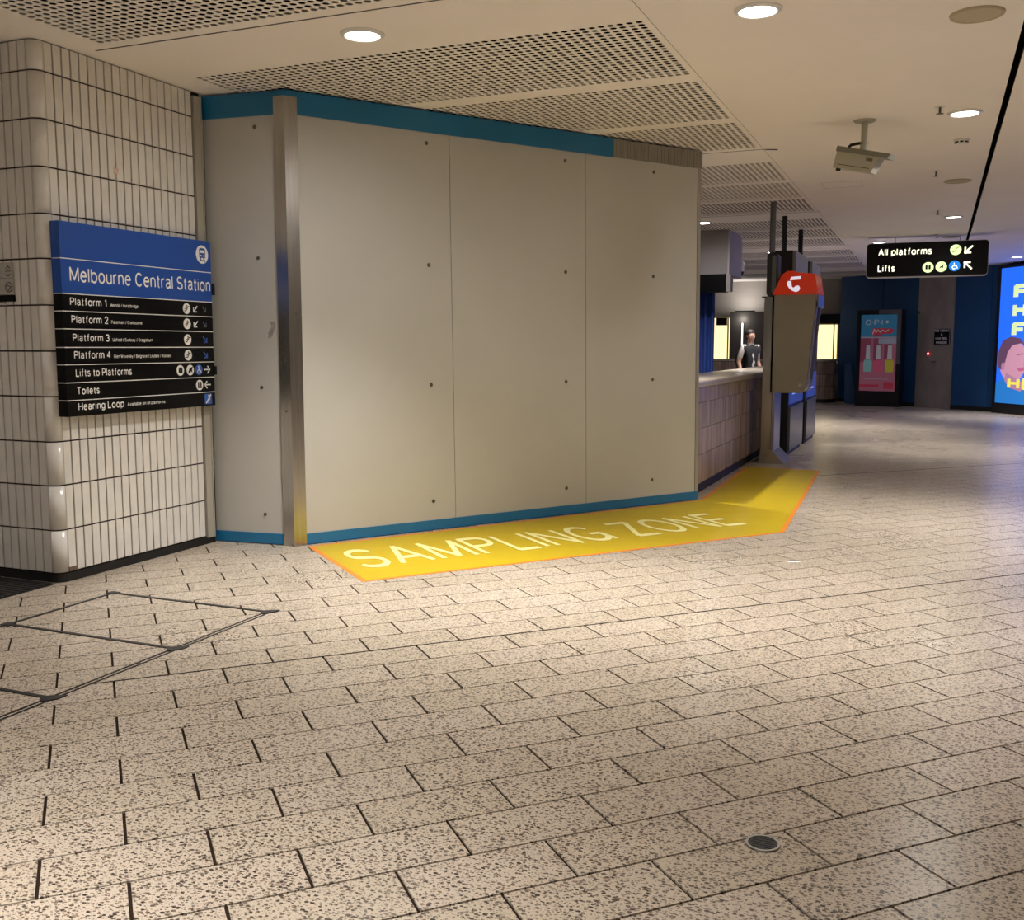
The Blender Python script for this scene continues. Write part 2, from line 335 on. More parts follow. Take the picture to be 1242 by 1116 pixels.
GLYPH = {   # strokes of a plain grotesque alphabet: cap height 1, x height .73
 'A': (.72, [[(0, 0), (.36, 1), (.72, 0)], [(.12, .32), (.60, .32)]]),
 'B': (.60, [[(0, 0), (0, 1), (.32, 1)] + _arc(.32, .76, .24, .24, 90, -90, 6) + [(0, .52)], [(.32, .52)] + _arc(.34, .26, .27, .26, 90, -90, 6) + [(0, 0)]]),
 'C': (.72, [_arc(.38, .5, .38, .5, 42, 318, 14)]),
 'D': (.68, [[(0, 0), (0, 1), (.3, 1)] + _arc(.3, .5, .38, .5, 90, -90, 10) + [(0, 0)]]),
 'E': (.56, [[(.56, 1), (0, 1), (0, 0), (.58, 0)], [(0, .52), (.52, .52)]]),
 'F': (.54, [[(.56, 1), (0, 1), (0, 0)], [(0, .50), (.48, .50)]]),
 'G': (.76, [_arc(.38, .5, .38, .5, 42, 320, 14) + [(.74, .48), (.42, .48)], [(.74, .48), (.74, 0)]]),
 'H': (.66, [[(0, 0), (0, 1)], [(.66, 0), (.66, 1)], [(0, .52), (.66, .52)]]),
 'I': (.02, [[(0, 0), (0, 1)]]),
 'K': (.64, [[(0, 0), (0, 1)], [(.6, 1), (0, .38)], [(.2, .58), (.64, 0)]]),
 'L': (.50, [[(0, 1), (0, 0), (.52, 0)]]),
 'M': (.80, [[(0, 0), (0, 1), (.4, .08), (.8, 1), (.8, 0)]]),
 'N': (.66, [[(0, 0), (0, 1), (.66, 0), (.66, 1)]]),
 'O': (.78, [_arc(.39, .5, .39, .5, 0, 360, 20)]),
 'P': (.58, [[(0, 0), (0, 1), (.32, 1)] + _arc(.32, .74, .27, .26, 90, -90, 8) + [(0, .48)]]),
 'R': (.62, [[(0, 0), (0, 1), (.34, 1)] + _arc(.34, .75, .26, .25, 90, -90, 8) + [(0, .5)], [(.38, .5), (.56, .38), (.58, .05), (.63, 0)]]),
 'S': (.62, [_arc(.31, .745, .28, .255, 25, 230, 10) + _arc(.31, .26, .31, .26, 60, -155, 12)]),
 'T': (.64, [[(0, 1), (.64, 1)], [(.32, 1), (.32, 0)]]),
 'U': (.64, [[(0, 1), (0, .3)] + _arc(.32, .3, .32, .3, 180, 360, 10) + [(.64, 1)]]),
 'W': (1.0, [[(0, 1), (.26, 0), (.5, .95), (.74, 0), (1, 1)]]),
 'Y': (.64, [[(0, 1), (.32, .42), (.64, 1)], [(.32, .42), (.32, 0)]]),
 'Z': (.62, [[(.02, 1), (.62, 1), (0, 0), (.64, 0)]]),
 'a': (.52, [_arc(.25, .56, .22, .17, 165, 0, 7) + [(.47, .12), (.54, .0)], [(.47, .44), (.25, .40)] + _arc(.22, .20, .20, .20, 90, 300, 8) + [(.47, .18)]]),
 'b': (.54, [[(0, 0), (0, 1)], _o(.28)]), 'c': (.50, [_arc(.28, .365, .28, .365, 45, 315, 12)]),
 'd': (.56, [[(.56, 0), (.56, 1)], _o(.28)]),
 'e': (.56, [[(.02, .40), (.56, .40)] + _arc(.285, .365, .28, .365, 5, 320, 14)]),
 'f': (.32, [[(.14, 0), (.14, .82)] + _arc(.30, .82, .16, .18, 180, 80, 5), [(0, .68), (.32, .68)]]),
 'g': (.55, [_o(.28), [(.56, .73), (.56, -.05)] + _arc(.29, -.05, .27, .2, 0, -160, 8)]),
 'h': (.50, [[(0, 0), (0, 1)], [(0, .48)] + _arc(.25, .48, .25, .25, 180, 0, 8) + [(.5, 0)]]),
 'i': (.02, [[(0, 0), (0, .73)], [(0, .95), (0, .99)]]),
 'k': (.50, [[(0, 0), (0, 1)], [(.46, .73), (0, .3)], [(.17, .45), (.5, 0)]]),
 'l': (.02, [[(0, 0), (0, 1)]]),
 'm': (.82, [[(0, 0), (0, .73)], [(0, .50)] + _arc(.205, .52, .205, .21, 180, 0, 8) + [(.41, 0)], [(.41, .50)] + _arc(.615, .52, .205, .21, 180, 0, 8) + [(.82, 0)]]),
 'n': (.50, [[(0, 0), (0, .73)], [(0, .48)] + _arc(.25, .48, .25, .25, 180, 0, 8) + [(.5, 0)]]),
 'o': (.58, [_o()]), 'p': (.55, [[(0, -.24), (0, .73)], _o(.28)]),
 'r': (.30, [[(0, 0), (0, .73)], [(0, .45)] + _arc(.24, .45, .24, .27, 180, 75, 6)]),
 's': (.46, [_arc(.23, .55, .20, .18, 25, 235, 8) + _arc(.23, .19, .23, .19, 60, -155, 9)]),
 't': (.30, [[(.13, .93), (.13, .14)] + _arc(.27, .14, .14, .14, 180, 270, 4), [(0, .68), (.30, .68)]]),
 'u': (.50, [[(0, .73), (0, .25)] + _arc(.25, .25, .25, .25, 180, 360, 8), [(.5, .73), (.5, 0)]]),
 'v': (.50, [[(0, .73), (.25, 0), (.5, .73)]]),
 'y': (.50, [[(0, .73), (.25, .03)], [(.5, .73), (.22, -.12), (.05, -.22)]]),
 '1': (.34, [[(.04, .76), (.26, .98), (.26, 0)]]),
 '2': (.56, [_arc(.28, .72, .27, .28, 170, -25, 9) + [(0, 0), (.56, 0)]]),
 '3': (.56, [_arc(.27, .75, .25, .25, 160, -80, 9), _arc(.27, .27, .28, .27, 85, -160, 10)]),
 '4': (.58, [[(.42, 0), (.42, 1), (0, .28), (.58, .28)]]),
 '/': (.30, [[(0, -.05), (.30, 1.03)]]), '&': (.70, [[(.68, 0), (.2, .68)] + _arc(.33, .80, .17, .19, 215, -40, 8) + [(.1, .34)] + _arc(.27, .25, .24, .25, 160, 330, 7) + [(.62, .42)]]),
 '\u00b7': (.06, [[(-.02, .46), (.10, .46)]]), ' ': (.20, []),
}
def text_layout(body, wt):
    """list of strokes in cap-height units, and the total width"""
    x = 0; out = []; t = wt
    for ch in body:
        w, st = GLYPH[ch]
        for s_ in st: out.append([(x + t / 2 + a, t / 2 + b * (1 - t)) for a, b in s_])
        x += w + t + (.135 if ch != ' ' else .06)
    return out, x - .135
def f_text(mb, fr, body, u, v, cap, width=None, w=0., wt=.145, mapper=None):
    """lettering: left end at u, baseline v, cap height cap; width squeezes it to fit"""
    st, tot = text_layout(body, wt); kx = (width / tot) if width else cap; ky = cap
    for s_ in st:
        for i, ((a, b), (c, d)) in enumerate(zip(s_[:-1], s_[1:])):
            l = math.hypot(c - a, d - b) or 1e-6; nx, ny = -(d - b) / l * wt / 2, (c - a) / l * wt / 2
            e0 = wt * (.5 if i == 0 and l > .25 and abs(a - c) > .02 and abs(b - d) < .02 and len(s_) > 2 else .12)
            ex, ey = (c - a) / l * wt * .18, (d - b) / l * wt * .18
            if i == 0 or i == len(s_) - 2: pass
            P = [(a - (ex if i else 0) - nx, b - (ey if i else 0) - ny), (c + (ex if i < len(s_) - 2 else 0) - nx, d + (ey if i < len(s_) - 2 else 0) - ny), (c + (ex if i < len(s_) - 2 else 0) + nx, d + (ey if i < len(s_) - 2 else 0) + ny), (a - (ex if i else 0) + nx, b - (ey if i else 0) + ny)]
            lift_ = 3e-5 * (len(mb.f) % 9)          # overlapping strokes never share a plane
            if mapper: mb.face([mapper(p * kx, q * ky) + Vector((0, 0, lift_)) for p, q in P][::-1])
            else: mb.face([fr.p(u + p * kx, v + q * ky, w + FACE_T + lift_) for p, q in P])
    return tot * kx

# ================================================================== SETTING
# ---- floor: recessed grout slab, individual terrazzo tiles
floor = struct(MB().box(-9, 9, -5, 28.5, -.20, -.006).build('floor', 'grout'))
GAP = .0078
def tile_mesh():
    mb = MB(); mb.bevbox((-(LEN - .0095) / 2, -(ROW - GAP) / 2, -.012), (LEN - .0095, 0, 0), (0, ROW - GAP, 0), (0, 0, .012), .0002)
    me = bpy.data.meshes.new('tile'); me.from_pydata(mb.v, [], mb.f); me.materials.append(M['terrazzo']); return me, mb
TM, tile_mb = tile_mesh()
def in_pic(p):
    dx, dy = p.x, p.y
    hx, hy = dx * CY + dy * SY, -dx * SY + dy * CY
    d = hy * CP + EYE * SP
    if d < .3: return None
    y = hy * SP - EYE * CP
    return 621 + F_PX * hx / d, 558 - F_PX * y / d, d
near, rest = [], []
rot = math.atan2(TU.y, TU.x)
for k in range(-60, 140):
    for j in range(-70, 90):
        u = UOFF + (j + .5 + .5 * k) * LEN; v = VOFF + (k + .5) * ROW
        c = TU * u + TV * v
        if not (-8.8 < c.x < 8.8 and -4.8 < c.y < 28.3): continue
        if c.y > 18 and (c.x > 4.5): continue
        if c.y < 3 and (c.x < -6): continue
        q = in_pic(c)
        if c.x < -4.9 and c.y > 4.6: continue
        vis = q and -25 < q[0] < 1267 and q[1] < 1150
        hid = c.x < -4.75 and c.y > 4.35
        (near if (vis and not hid) else rest).append((q[2] if q else 99, c))
near.sort(key=lambda t: t[0])
for i, (d, c) in enumerate(near[:300]):
    o = bpy.data.objects.new('tile', TM); COL.objects.link(o)
    place(o, floor, c); o.rotation_euler = (0, 0, rot)
tmb = MB()
vl = np.array(tile_mb.v)
cr, sr = math.cos(rot), math.sin(rot)
vr = np.c_[vl[:, 0] * cr - vl[:, 1] * sr, vl[:, 0] * sr + vl[:, 1] * cr, vl[:, 2]]
for d, c in near[300:] + rest:
    tmb.add((vr + np.array([c.x, c.y, 0])).tolist(), tile_mb.f)
tag(tmb.build('tile_field', 'terrazzo', floor), kind='stuff')

# expansion joint along one row of tiles
ja, jb = fl(110, 830), fl(1242, 700)
kv = round(((ja.dot(TV) + jb.dot(TV)) / 2 - VOFF) / ROW); v_ = VOFF + kv * ROW
ej = MB(); p0_ = TU * ja.dot(TU) + TV * v_; p1_ = TU * (jb.dot(TU) + 2.5) + TV * v_
ej.obox(p0_ - TV * .005 - Vector((0, 0, .006)), p1_ - p0_, TV * .010, (0, 0, .0072)); ej.build('expansion_joint', 'rubber_joint', floor)
ja, jb = fl(1000, 575), fl(1242, 566)
kv = round(((ja.dot(TV) + jb.dot(TV)) / 2 - VOFF) / ROW); v_ = VOFF + kv * ROW
ej = MB(); p0_ = TU * (ja.dot(TU) - 1) + TV * v_; p1_ = TU * (jb.dot(TU) + 2.5) + TV * v_
ej.obox(p0_ - TV * .006 - Vector((0, 0, .006)), p1_ - p0_, TV * .012, (0, 0, .0072)); ej.build('expansion_joint', 'rubber_joint', floor)

# ---- ceiling with slot and perforated acoustic blocks
PX0, PX1 = -4.56, -1.50            # the perforated bay
PITCHH = .0531; HX0 = -4.468; NCOL = 56
def rows(y0, n): return (y0, n)
blocks = [(2.10, 21), (3.48, 22), (5.440, 22), (6.782, 22), (8.106, 20), (9.939, 21), (11.22, 22), (12.53, 21), (14.50, 21), (15.80, 22), (17.17, 22), (19.26, 21), (20.72, 22), (22.25, 23), (24.80, 24)]
spans = [(y0 - .6 * PITCHH, y0 + (n - .4) * PITCHH) for y0, n in blocks]
cb = MB()
def cpl(x0, x1, y0, y1, z=ZC): cb.box(x0, x1, y0, y1, z, z + .03)
cpl(-9, PX0, -5, 28.5); cpl(PX1, .345, -5, 28.5); cpl(.387, 9, -5, 28.5)
ys = -5.
for a, b in spans: cpl(PX0, PX1, ys, a); ys = b
cpl(PX0, PX1, ys, 28.5)
for a, b in spans:
    cpl(PX0, HX0 - .6 * PITCHH, a, b); cpl(HX0 + (NCOL - .4) * PITCHH, PX1, a, b)
ceiling = struct(cb.build('ceiling', 'ceil'))
o = MB().box(-4.8, -1.4, -5, 28.5, ZC + .22, ZC + .24).build('void_backing', 'void', ceiling)  # black sheet stands in for the dark above the holes
sl = MB(); sl.box(.335, .345, -5, 28.5, ZC + .001, ZC + .08).box(.387, .397, -5, 28.5, ZC + .001, ZC + .08).box(.335, .397, -5, 28.5, ZC + .08, ZC + .09)
sl.build('slot_channel', 'void', ceiling)
jt = MB()
for y in (4.713, 9.255, 13.73, 18.4, 23.4): jt.box(-4.62, -1.47, y - .006, y + .006, ZC - .0015, ZC + .002)
jt.build('panel_joint', 'metaldark', ceiling)
jl = MB().box(-1.488, -1.484, 4.72, 27, ZC - .001, ZC + .002); jl.build('panel_edge_line', mat('ceiling_seam', (.36, .32, .28), .8), ceiling)
rod = MB().tube((-1.47, 9.255, ZC - .003), (-1.36, 9.21, ZC - .02), .004, n=6); rod.build('loose_edge_strip', 'metaldark', ceiling)
def perforated(y0, n, walls):
    r = .0203; p = PITCHH
    ang = [R(22.5 + 45 * k) for k in range(8)]
    octo = np.array([(r * math.cos(t), r * math.sin(t)) for t in ang])
    cor = np.array([(p / 2, p / 2), (-p / 2, p / 2), (-p / 2, -p / 2), (p / 2, -p / 2)])
    # extend outer cells to the block edges
    V = []; Fc = []
    cell = np.vstack([octo, cor])
    # faces (seen from below): oct index k, corner c
    fs = [(0, 1, 8), (2, 3, 9), (4, 5, 10), (6, 7, 11), (1, 2, 9, 8), (3, 4, 10, 9), (5, 6, 11, 10), (7, 0, 8, 11)]
    nv = 12 + (8 if walls else 0)
    base = np.zeros((nv, 3)); base[:12, :2] = cell; base[:12, 2] = ZC
    if walls:
        base[12:, :2] = octo; base[12:, 2] = ZC + .0025
        fs = fs + [(k, (k + 1) % 8, 12 + (k + 1) % 8, 12 + k)[::-1] for k in range(8)]
    vs = []; ff = []; off = 0
    for i in range(n):
        for j in range(NCOL):
            vs.append(base + np.array([HX0 + j * p, y0 + i * p, 0]))
            ff += [tuple(q + off for q in f) for f in fs]; off += nv
    mb = MB(); mb.v = np.vstack(vs).tolist(); mb.f = ff; mb.m = [0] * len(ff)
    # frame margins (the cells stop half a pitch from the last hole centre, the bay a little later)
    a, b = y0 - .6 * p, y0 + (n - .4) * p
    xl, xr = HX0 - .6 * p, HX0 + (NCOL - .4) * p
    e = .1 * p
    for (x0, x1, q0, q1) in ((xl, xr, a, a + e), (xl, xr, b - e, b), (xl, xl + e, a, b), (xr - e, xr, a, b)):
        mb.face([(x0, q0, ZC), (x0, q1, ZC), (x1, q1, ZC), (x1, q0, ZC)])
    return mb.build('perforated_panel', 'ceil', ceiling)
for i, (y0, n) in enumerate(blocks): perforated(y0, n, y0 < 12)

# ---- tiled wall on the left: face along Y, rounded corner, face along X
WX, WY = -4.740, 4.372
ZJ = [.055, .3137, .5805, .841, 1.107, 1.372, 1.637, 1.9024, 2.157, 2.420, 2.685, 2.9495, 3.118]
TW = (5.674 - 4.437) / 19
G2 = .0088; TT = .012; CR = .065
wall_left = struct(MB().box(-6.4, WX - .010, 4.437 + .0, 5.76, .0, ZC - .002).box(-6.4, WX - CR, WY + .012, 4.437, .0, ZC - .002)
                   .lathe((WX - CR, WY + CR, 0), [(CR - .011, .02), (CR - .011, ZC - .002)], 32).build('wall_left', 'wallgrout'))
def flat_tile(w, h):
    me = bpy.data.meshes.new('tile'); mb = MB()
    mb.bevbox((0, 0, 0), (w, 0, 0), (0, 0, h), (0, -TT, 0), .0025)
    me.from_pydata(mb.v, [], mb.f); me.materials.append(M['walltile']); return me
def corner_tile(h):
    me = bpy.data.meshes.new('corner_tile'); mb = MB(); n = 8
    pts = [(CR * math.cos(t), CR * math.sin(t)) for t in [-R(90) + R(90) * k / n for k in range(n + 1)]]
    inn = [((CR - TT) * x / CR, (CR - TT) * y / CR) for x, y in pts]
    mb.prism([(x, y, 0) for x, y in pts + inn[::-1]], (0, 0, h))
    me.from_pydata(mb.v, [], mb.f); me.materials.append(M['walltile'])
    me.polygons.foreach_set('use_smooth', [False, False] + [True] * n + [False] + [False] * (len(me.polygons) - n - 3)); return me
def put(name, me, parent, loc, rz=0):
    o = bpy.data.objects.new(name, me); COL.objects.link(o); place(o, parent, loc); o.rotation_euler = (0, 0, rz); return o
wall_front = struct(MB().box(-6.4, -4.86, WY + .010, WY + .06, .0, ZC - .003).build('wall_front', 'wallgrout'))
tf = MB()
for i in range(12):
    z0, z1 = ZJ[i] + G2 / 2, ZJ[i + 1] - G2 / 2
    ft, ct = flat_tile(TW - G2, z1 - z0), corner_tile(z1 - z0)
    for j in range(19):
        y = 4.437 + j * TW + G2 / 2
        put('tile', ft, wall_left, (WX - TT, y, z0), R(90))
    put('corner_tile', ct, wall_left, (WX - CR, WY + CR, z0))
    for j in range(8):
        x = WX - CR - (j + 1) * TW + G2 / 2
        put('tile', ft, wall_front, (x, WY + TT, z0), 0)
    for j in range(8, 24):
        x = WX - CR - (j + 1) * TW + G2 / 2
        tf.bevbox((x, WY + TT, z0), (TW - G2, 0, 0), (0, 0, z1 - z0), (0, -TT, 0), .0025)
tag(tf.build('tile_field', 'walltile', wall_front), kind='stuff')
# chipped foot of the first tile beside the corner, faded sticker
MB().box(WX - .004, WX + .0012, 4.441, 4.499, .058, .085).build('chipped_patch', mat('chipped_clay', (.16, .10, .075), .9, var=.2, vscale=40), wall_left)
st = MB(); st.box(WX - .002, WX + .001, 4.935, 4.975, 2.46, 2.50); st.build('torn_sticker', mat('torn_sticker', (.62, .47, .44), .7, var=.3, vscale=60), wall_left)
pl = MB(); pl.box(-6.4, WX + .002, 4.440, 5.77, 0, .05); pl.box(-6.4, WX - CR, WY - .002, 4.44, 0, .05); pl.lathe((WX - CR, WY + CR, 0), [(CR + .002, 0), (CR + .002, .05)], 24)
struct(pl.build('baseboard_left', 'rubber'))
tr = MB(); tr.box(WX - .01, WX + .012, 5.682, 5.742, .045, 3.09); tr.box(WX - .01, WX + .02, 5.742, 5.752, .045, 3.09)
struct(tr.build('trim_1', mat('edge_strip', (.42, .39, .33), .5)))

# ---- shell beyond the picture
struct(MB().box(-9.2, -9, -5, 28.5, 0, ZC).build('wall_west', 'wallgrey'))
struct(MB().box(9, 9.2, -5, 28.5, 0, ZC).build('wall_right', 'wallgrey'))
struct(MB().box(-9, 9, -5.2, -5, 0, ZC).build('wall_back', 'wallgrey'))
struct(MB().box(-9, -2.05, 27.6, 27.8, 0, ZC).build('wall_far', 'wallgrey'))
# far angled wall, dark blue
FW0, FW1 = Vector((-2.30, 26.85, 0)), Vector((1.27, 23.89, 0))
fd = (FW1 - FW0).normalized(); fnrm = Vector((fd.y, -fd.x, 0))        # towards the camera
bw = MB(); bw.obox(FW0, fd * (FW1 - FW0).length, -fnrm * .15, (0, 0, ZC)); bw.obox(FW0 - fnrm * .15, -fnrm * 1.6, fd * .15, (0, 0, ZC))
far_angle = struct(bw.build('wall_angle', 'wallblue'))
L_ = (FW1 - FW0).length
for s0, s1 in ((.02, 1.36), (1.38, 2.42)):   # facing sheets
    MB().obox(FW0 + fd * s0, fd * (s1 - s0), fnrm * .012, (0, 0, ZC - .01)).build('facing_panel', 'wallblue', far_angle)
MB().obox(FW0 + fd * (L_ - .62), fd * .30, fnrm * .012, (0, 0, ZC - .01)).build('facing_panel', 'wallblue', far_angle)
MB().obox(FW0, fd * L_, fnrm * .016, (0, 0, .09)).build('skirting', 'black', far_angle)
SW0 = Vector((1.27, 23.89, 0)); sd = Vector((.57, -.8216, 0)); snrm = Vector((sd.y, -sd.x, 0))
struct(MB().obox(SW0, sd * 9, -snrm * .2, (0, 0, ZC)).build('wall_screen_side', 'wallblue'))

# ================================================================== LIGHTS (ceiling downlights are things with their own lamp)
def downlight(x, y, label, power=1.0, r=.095):
    t = root('downlight', (x, y, ZC), label, 'light', 'round ceiling downlights')
    MB().lathe((x, y, ZC), [(r * 1.0, .0), (r * 1.0, -.010), (r * 1.05, -.016), (r * 1.28, -.006), (r * 1.30, 0)], 32).build('trim_ring', 'trimwhite', t, smooth=True)
    MB().lathe((x, y, ZC), [(.0001, -.0105), (r * .99, -.0105), (r * .99, -.002)], 32).build('lens', 'lens', t)
    ld = bpy.data.lights.new('downlight_lamp', 'SPOT'); ld.energy = LAMP_W * power; ld.color = WARM
    ld.spot_size = R(90); ld.spot_blend = 1.0; ld.shadow_soft_size = .07
    lo = bpy.data.objects.new('downlight_lamp', ld); COL.objects.link(lo); lo.parent = t; lo.location = (0, 0, -.03)
    l2 = bpy.data.lights.new('downlight_fill', 'SPOT'); l2.energy = LAMP_W * power * FILL; l2.color = WARM  # second, wide lamp added to lift the walls
    l2.spot_size = R(178); l2.spot_blend = 1.0; l2.shadow_soft_size = .08
    lo2 = bpy.data.objects.new('downlight_fill', l2); COL.objects.link(lo2); lo2.parent = t; lo2.location = (0, 0, -.03)
    return t
downlight(-3.017, 5.043, 'round white downlight above the blue station sign and steel corner post')
downlight(-.928, 5.476, 'round white downlight at the top edge of the picture, right of the perforated panels')
downlight(.109, 8.397, 'round white downlight beside the black ceiling slot, above the smoke detector')
downlight(.117, 14.95, 'small far downlight beside the black ceiling slot, above the hanging sign', .72)
downlight(-.97, 18.04, 'far downlight just above the left end of the hanging sign', .72)
downlight(1.333, 21.99, 'farthest downlight at the right edge, over the blue video screen', .72)
downlight(-3.10, 14.27, 'downlight half hidden behind the right edge of the grey hoarding', .72)
downlight(-2.863, 19.19, 'far downlight left of the black poles above the ticket machines', .72)
for x, y, w in ((-3.05, 9.65, 'hidden behind the grey hoarding'), (-1.9, .9, 'over the camera'),
             (2.4, 4.6, 'added as unseen fill over the floor right of the picture'), (2.4, 12.0, 'added as unseen fill over the concourse right of the picture'), (2.6, -2.5, 'added as unseen fill over the floor behind the camera'), (-2.5, -3.2, 'added as unseen fill over the floor far behind the camera'), (-5.6, 19.0, 'added as unseen fill over the floor behind the counter'), (-5.6, 24.0, 'added as unseen fill over the far ticket counter'), (-6.6, 2.2, 'added as unseen fill over the passage left of the tiled corner'), (5.6, 8.6, 'added as unseen fill over the far right of the concourse')):  # the lamps on this line are out of view, added for fill
    downlight(x, y, 'round white downlight ' + w, (.6 if y > 10 else .85 if x > 2 else 1.0))

# ================================================================== HOARDING
HA, HB = Vector((-4.071, 5.923, 0)), Vector((-1.979, 9.109, 0))
hd = (HB - HA).normalized(); hn = Vector((hd.y, -hd.x, 0)); HL = (HB - HA).length
RA, RB = Vector((-4.755, 5.802, 0)), Vector((-4.19, 5.858, 0))
rd = (RB - RA).normalized(); rn = Vector((rd.y, -rd.x, 0)); RL = (RB - RA).length
hoard = root('hoarding', (-4.1, 5.9, 0), 'tall grey boarded hoarding with teal edging and a steel corner post', 'hoarding')
UP = Vector((0, 0, 1))
cuts = [0, 1.237, 2.520, HL - .035]
LEAN = .0135      # the boards stand very slightly out of plumb
def hp_(s_, z, n_=0.): return HA + hd * (s_ - LEAN * z * min(1, max(0, s_))) + UP * z + hn * n_
for a, b in zip(cuts[:-1], cuts[1:]):
    p = MB(); a_, b_ = a + .0025, b - .0025
    p.prism([hp_(a_, .012, -.05), hp_(b_, .012, -.05), hp_(b_, 3.097, -.05), hp_(a_, 3.097, -.05)], hn * .05); p.build('board', 'panel', hoard)
MB().bevbox(RA - rn * .05 + UP * .012, rd * RL, UP * 3.085, rn * .05, .002).build('board', 'panel', hoard)
# joint backing and end channel
MB().obox(HA - hn * .06 + UP * .012, hd * (HL - .05), hn * .008, UP * 3.085).build('backing_sheet', 'rivet', hoard)
e = MB(); e.prism([hp_(HL - .035, 0, -.06), hp_(HL, 0, -.06), hp_(HL, 3.10, -.06), hp_(HL - .035, 3.10, -.06)], hn * .066); e.build('end_channel', mat('end_channel_grey', (.40, .38, .35), .4, metal=.4), hoard)
# top bands and kick boards
MB().obox(HA - hn * .01 + UP * 2.955, hd * 2.766, hn * .02, UP * .152).build('top_band', 'teal', hoard)
gb = MB(); n = 40
for i in range(n):
    s0 = 2.766 + (HL - 2.80) * i / n; s1 = 2.766 + (HL - 2.80) * (i + 1) / n
    w = .013 + .004 * math.sin(i * 2.1)
    gb.obox(HA + hd * s0 - hn * .01 + UP * 2.958, hd * (s1 - s0), hn * (w + .01), UP * .145)
tag(gb.build('top_band', 'greytape', hoard), label='grey wrapped end of the top band')
MB().obox(RA - rn * .01 + UP * 2.955, rd * (RL - .0), rn * .02, UP * .152).build('top_band', 'teal', hoard)
MB().obox(HA - hn * .01 + UP * .006, hd * HL, hn * .017, UP * .074).build('kick_board', 'teal', hoard)
MB().obox(RA - rn * .01 + UP * .006, rd * RL, rn * .017, UP * .074).build('kick_board', 'teal', hoard)
MB().obox(HA - hn * .05, hd * HL, hn * .045, UP * .012).build('shadow_gap', 'black', hoard)
# steel angle at the corner
PL, PM, PR = Vector((-4.195, 5.838, 0)), Vector((-4.107, 5.838, 0)), Vector((-4.060, 5.920, 0))
post = MB(); inn = Vector((-4.125, 5.905, 0))
post.prism([PL, PM, PR, PR - hn * .02, inn, PL - Vector((0, -.02, 0))], UP * 3.068)
po = post.build('corner_post', 'steel', hoard)
cb_ = MB(); cb_.prism([PL, PM, PR, PR - hn * .02, inn, PL - Vector((0, -.02, 0))], UP * .038); cb_.v = [(x, y, z + 3.069) for x, y, z in cb_.v]; cb_.build('top_band', 'teal', hoard)
for z in (1.62, 1.30, .95):
    for c, nn in ((PM + (PL - PM) * .45, (PM - PL).cross(UP).normalized()), (PM + (PR - PM) * .55, hn)):
        MB().tube(c + UP * z - nn * .004, c + UP * z + nn * .003, .006, n=8).build('screw', 'rivet', po)
# fixings
for s, k in ((1.005, 0), (2.275, 0), (3.222, 0)):
    for z in (2.879, 2.0, 1.111, .225):
        c = HA + hd * (s + (2.88 - z) * .013) + UP * z
        q = MB(); q.tube(c - hn * .002, c + hn * .003, .016, .014, n=12); q.tube(c + hn * .003, c + hn * .007, .007, n=8); q.build('fixing', 'rivet', hoard)
for z in (2.884, 2.005, 1.113, .214):
    c = RA + rd * .404 + UP * z
    q = MB(); q.tube(c - rn * .002, c + rn * .003, .014, .012, n=12); q.tube(c + rn * .003, c + rn * .007, .007, n=8); q.build('fixing', 'rivet', hoard)
sm = MB(); c = RA + rd * .497 + UP * 1.51
sm.face([c + rd * a + UP * b + rn * .0008 for a, b in ((-.03, -.06), (.0, -.045), (.03, .03), (.028, .062), (-.012, .06), (-.005, .02), (-.03, -.02))])
sm.build('scuff_mark', 'scuff', hoard)

# ================================================================== FLOOR DECAL
poly = [fl(*p) for p in ((373, 663), (440, 706), (951, 646), (995, 571), (905, 566), (849, 606.5))]
cen = sum(poly, Vector()) / len(poly)
dec = root('floor_decal', (cen.x, cen.y, 0), 'translucent yellow SAMPLING ZONE floor decal with orange border along the hoarding', 'floor decal')
def inset(pts, d):
    out = []; n = len(pts)
    for i in range(n):
        p0, p1, p2 = pts[i - 1], pts[i], pts[(i + 1) % n]
        a = (p1 - p0).normalized(); b = (p2 - p1).normalized()
        na = Vector((-a.y, a.x, 0)); nb = Vector((-b.y, b.x, 0)); k = (na + nb); k = k / max(.35, k.dot(na))
        out.append(p1 + k * d)
    return out
inner = inset(poly, .035)
dz = Vector((0, 0, .0016))
MB().prism([p + UP * .0006 for p in inner], UP * .001).build('yellow_sheet', 'decal', dec)
bd = MB()
for i in range(len(poly)):
    j = (i + 1) % len(poly)
    bd.prism([poly[i] + UP * .0006, poly[j] + UP * .0006, inner[j] + UP * .0006, inner[i] + UP * .0006], UP * .001)
bd.build('orange_border', 'decaledge', dec)
tb = MB()
BL_, TL_, BR_, TR_ = (.0, .945), (.085, .335), (3.235, 1.165), (3.325, .605)
def warp(x, y):
    a, b = x / 3.2, y / .6
    s = (1 - b) * ((1 - a) * BL_[0] + a * BR_[0]) + b * ((1 - a) * TL_[0] + a * TR_[0])
    t = (1 - b) * ((1 - a) * BL_[1] + a * BR_[1]) + b * ((1 - a) * TL_[1] + a * TR_[1])
    return HA + hd * s + hn * t + UP * .0024
words('lettering', 'decaltext', dec, None, 'SAMPLING ZONE', 0, 0, .6, 3.2, wt=.125, mapper=warp)

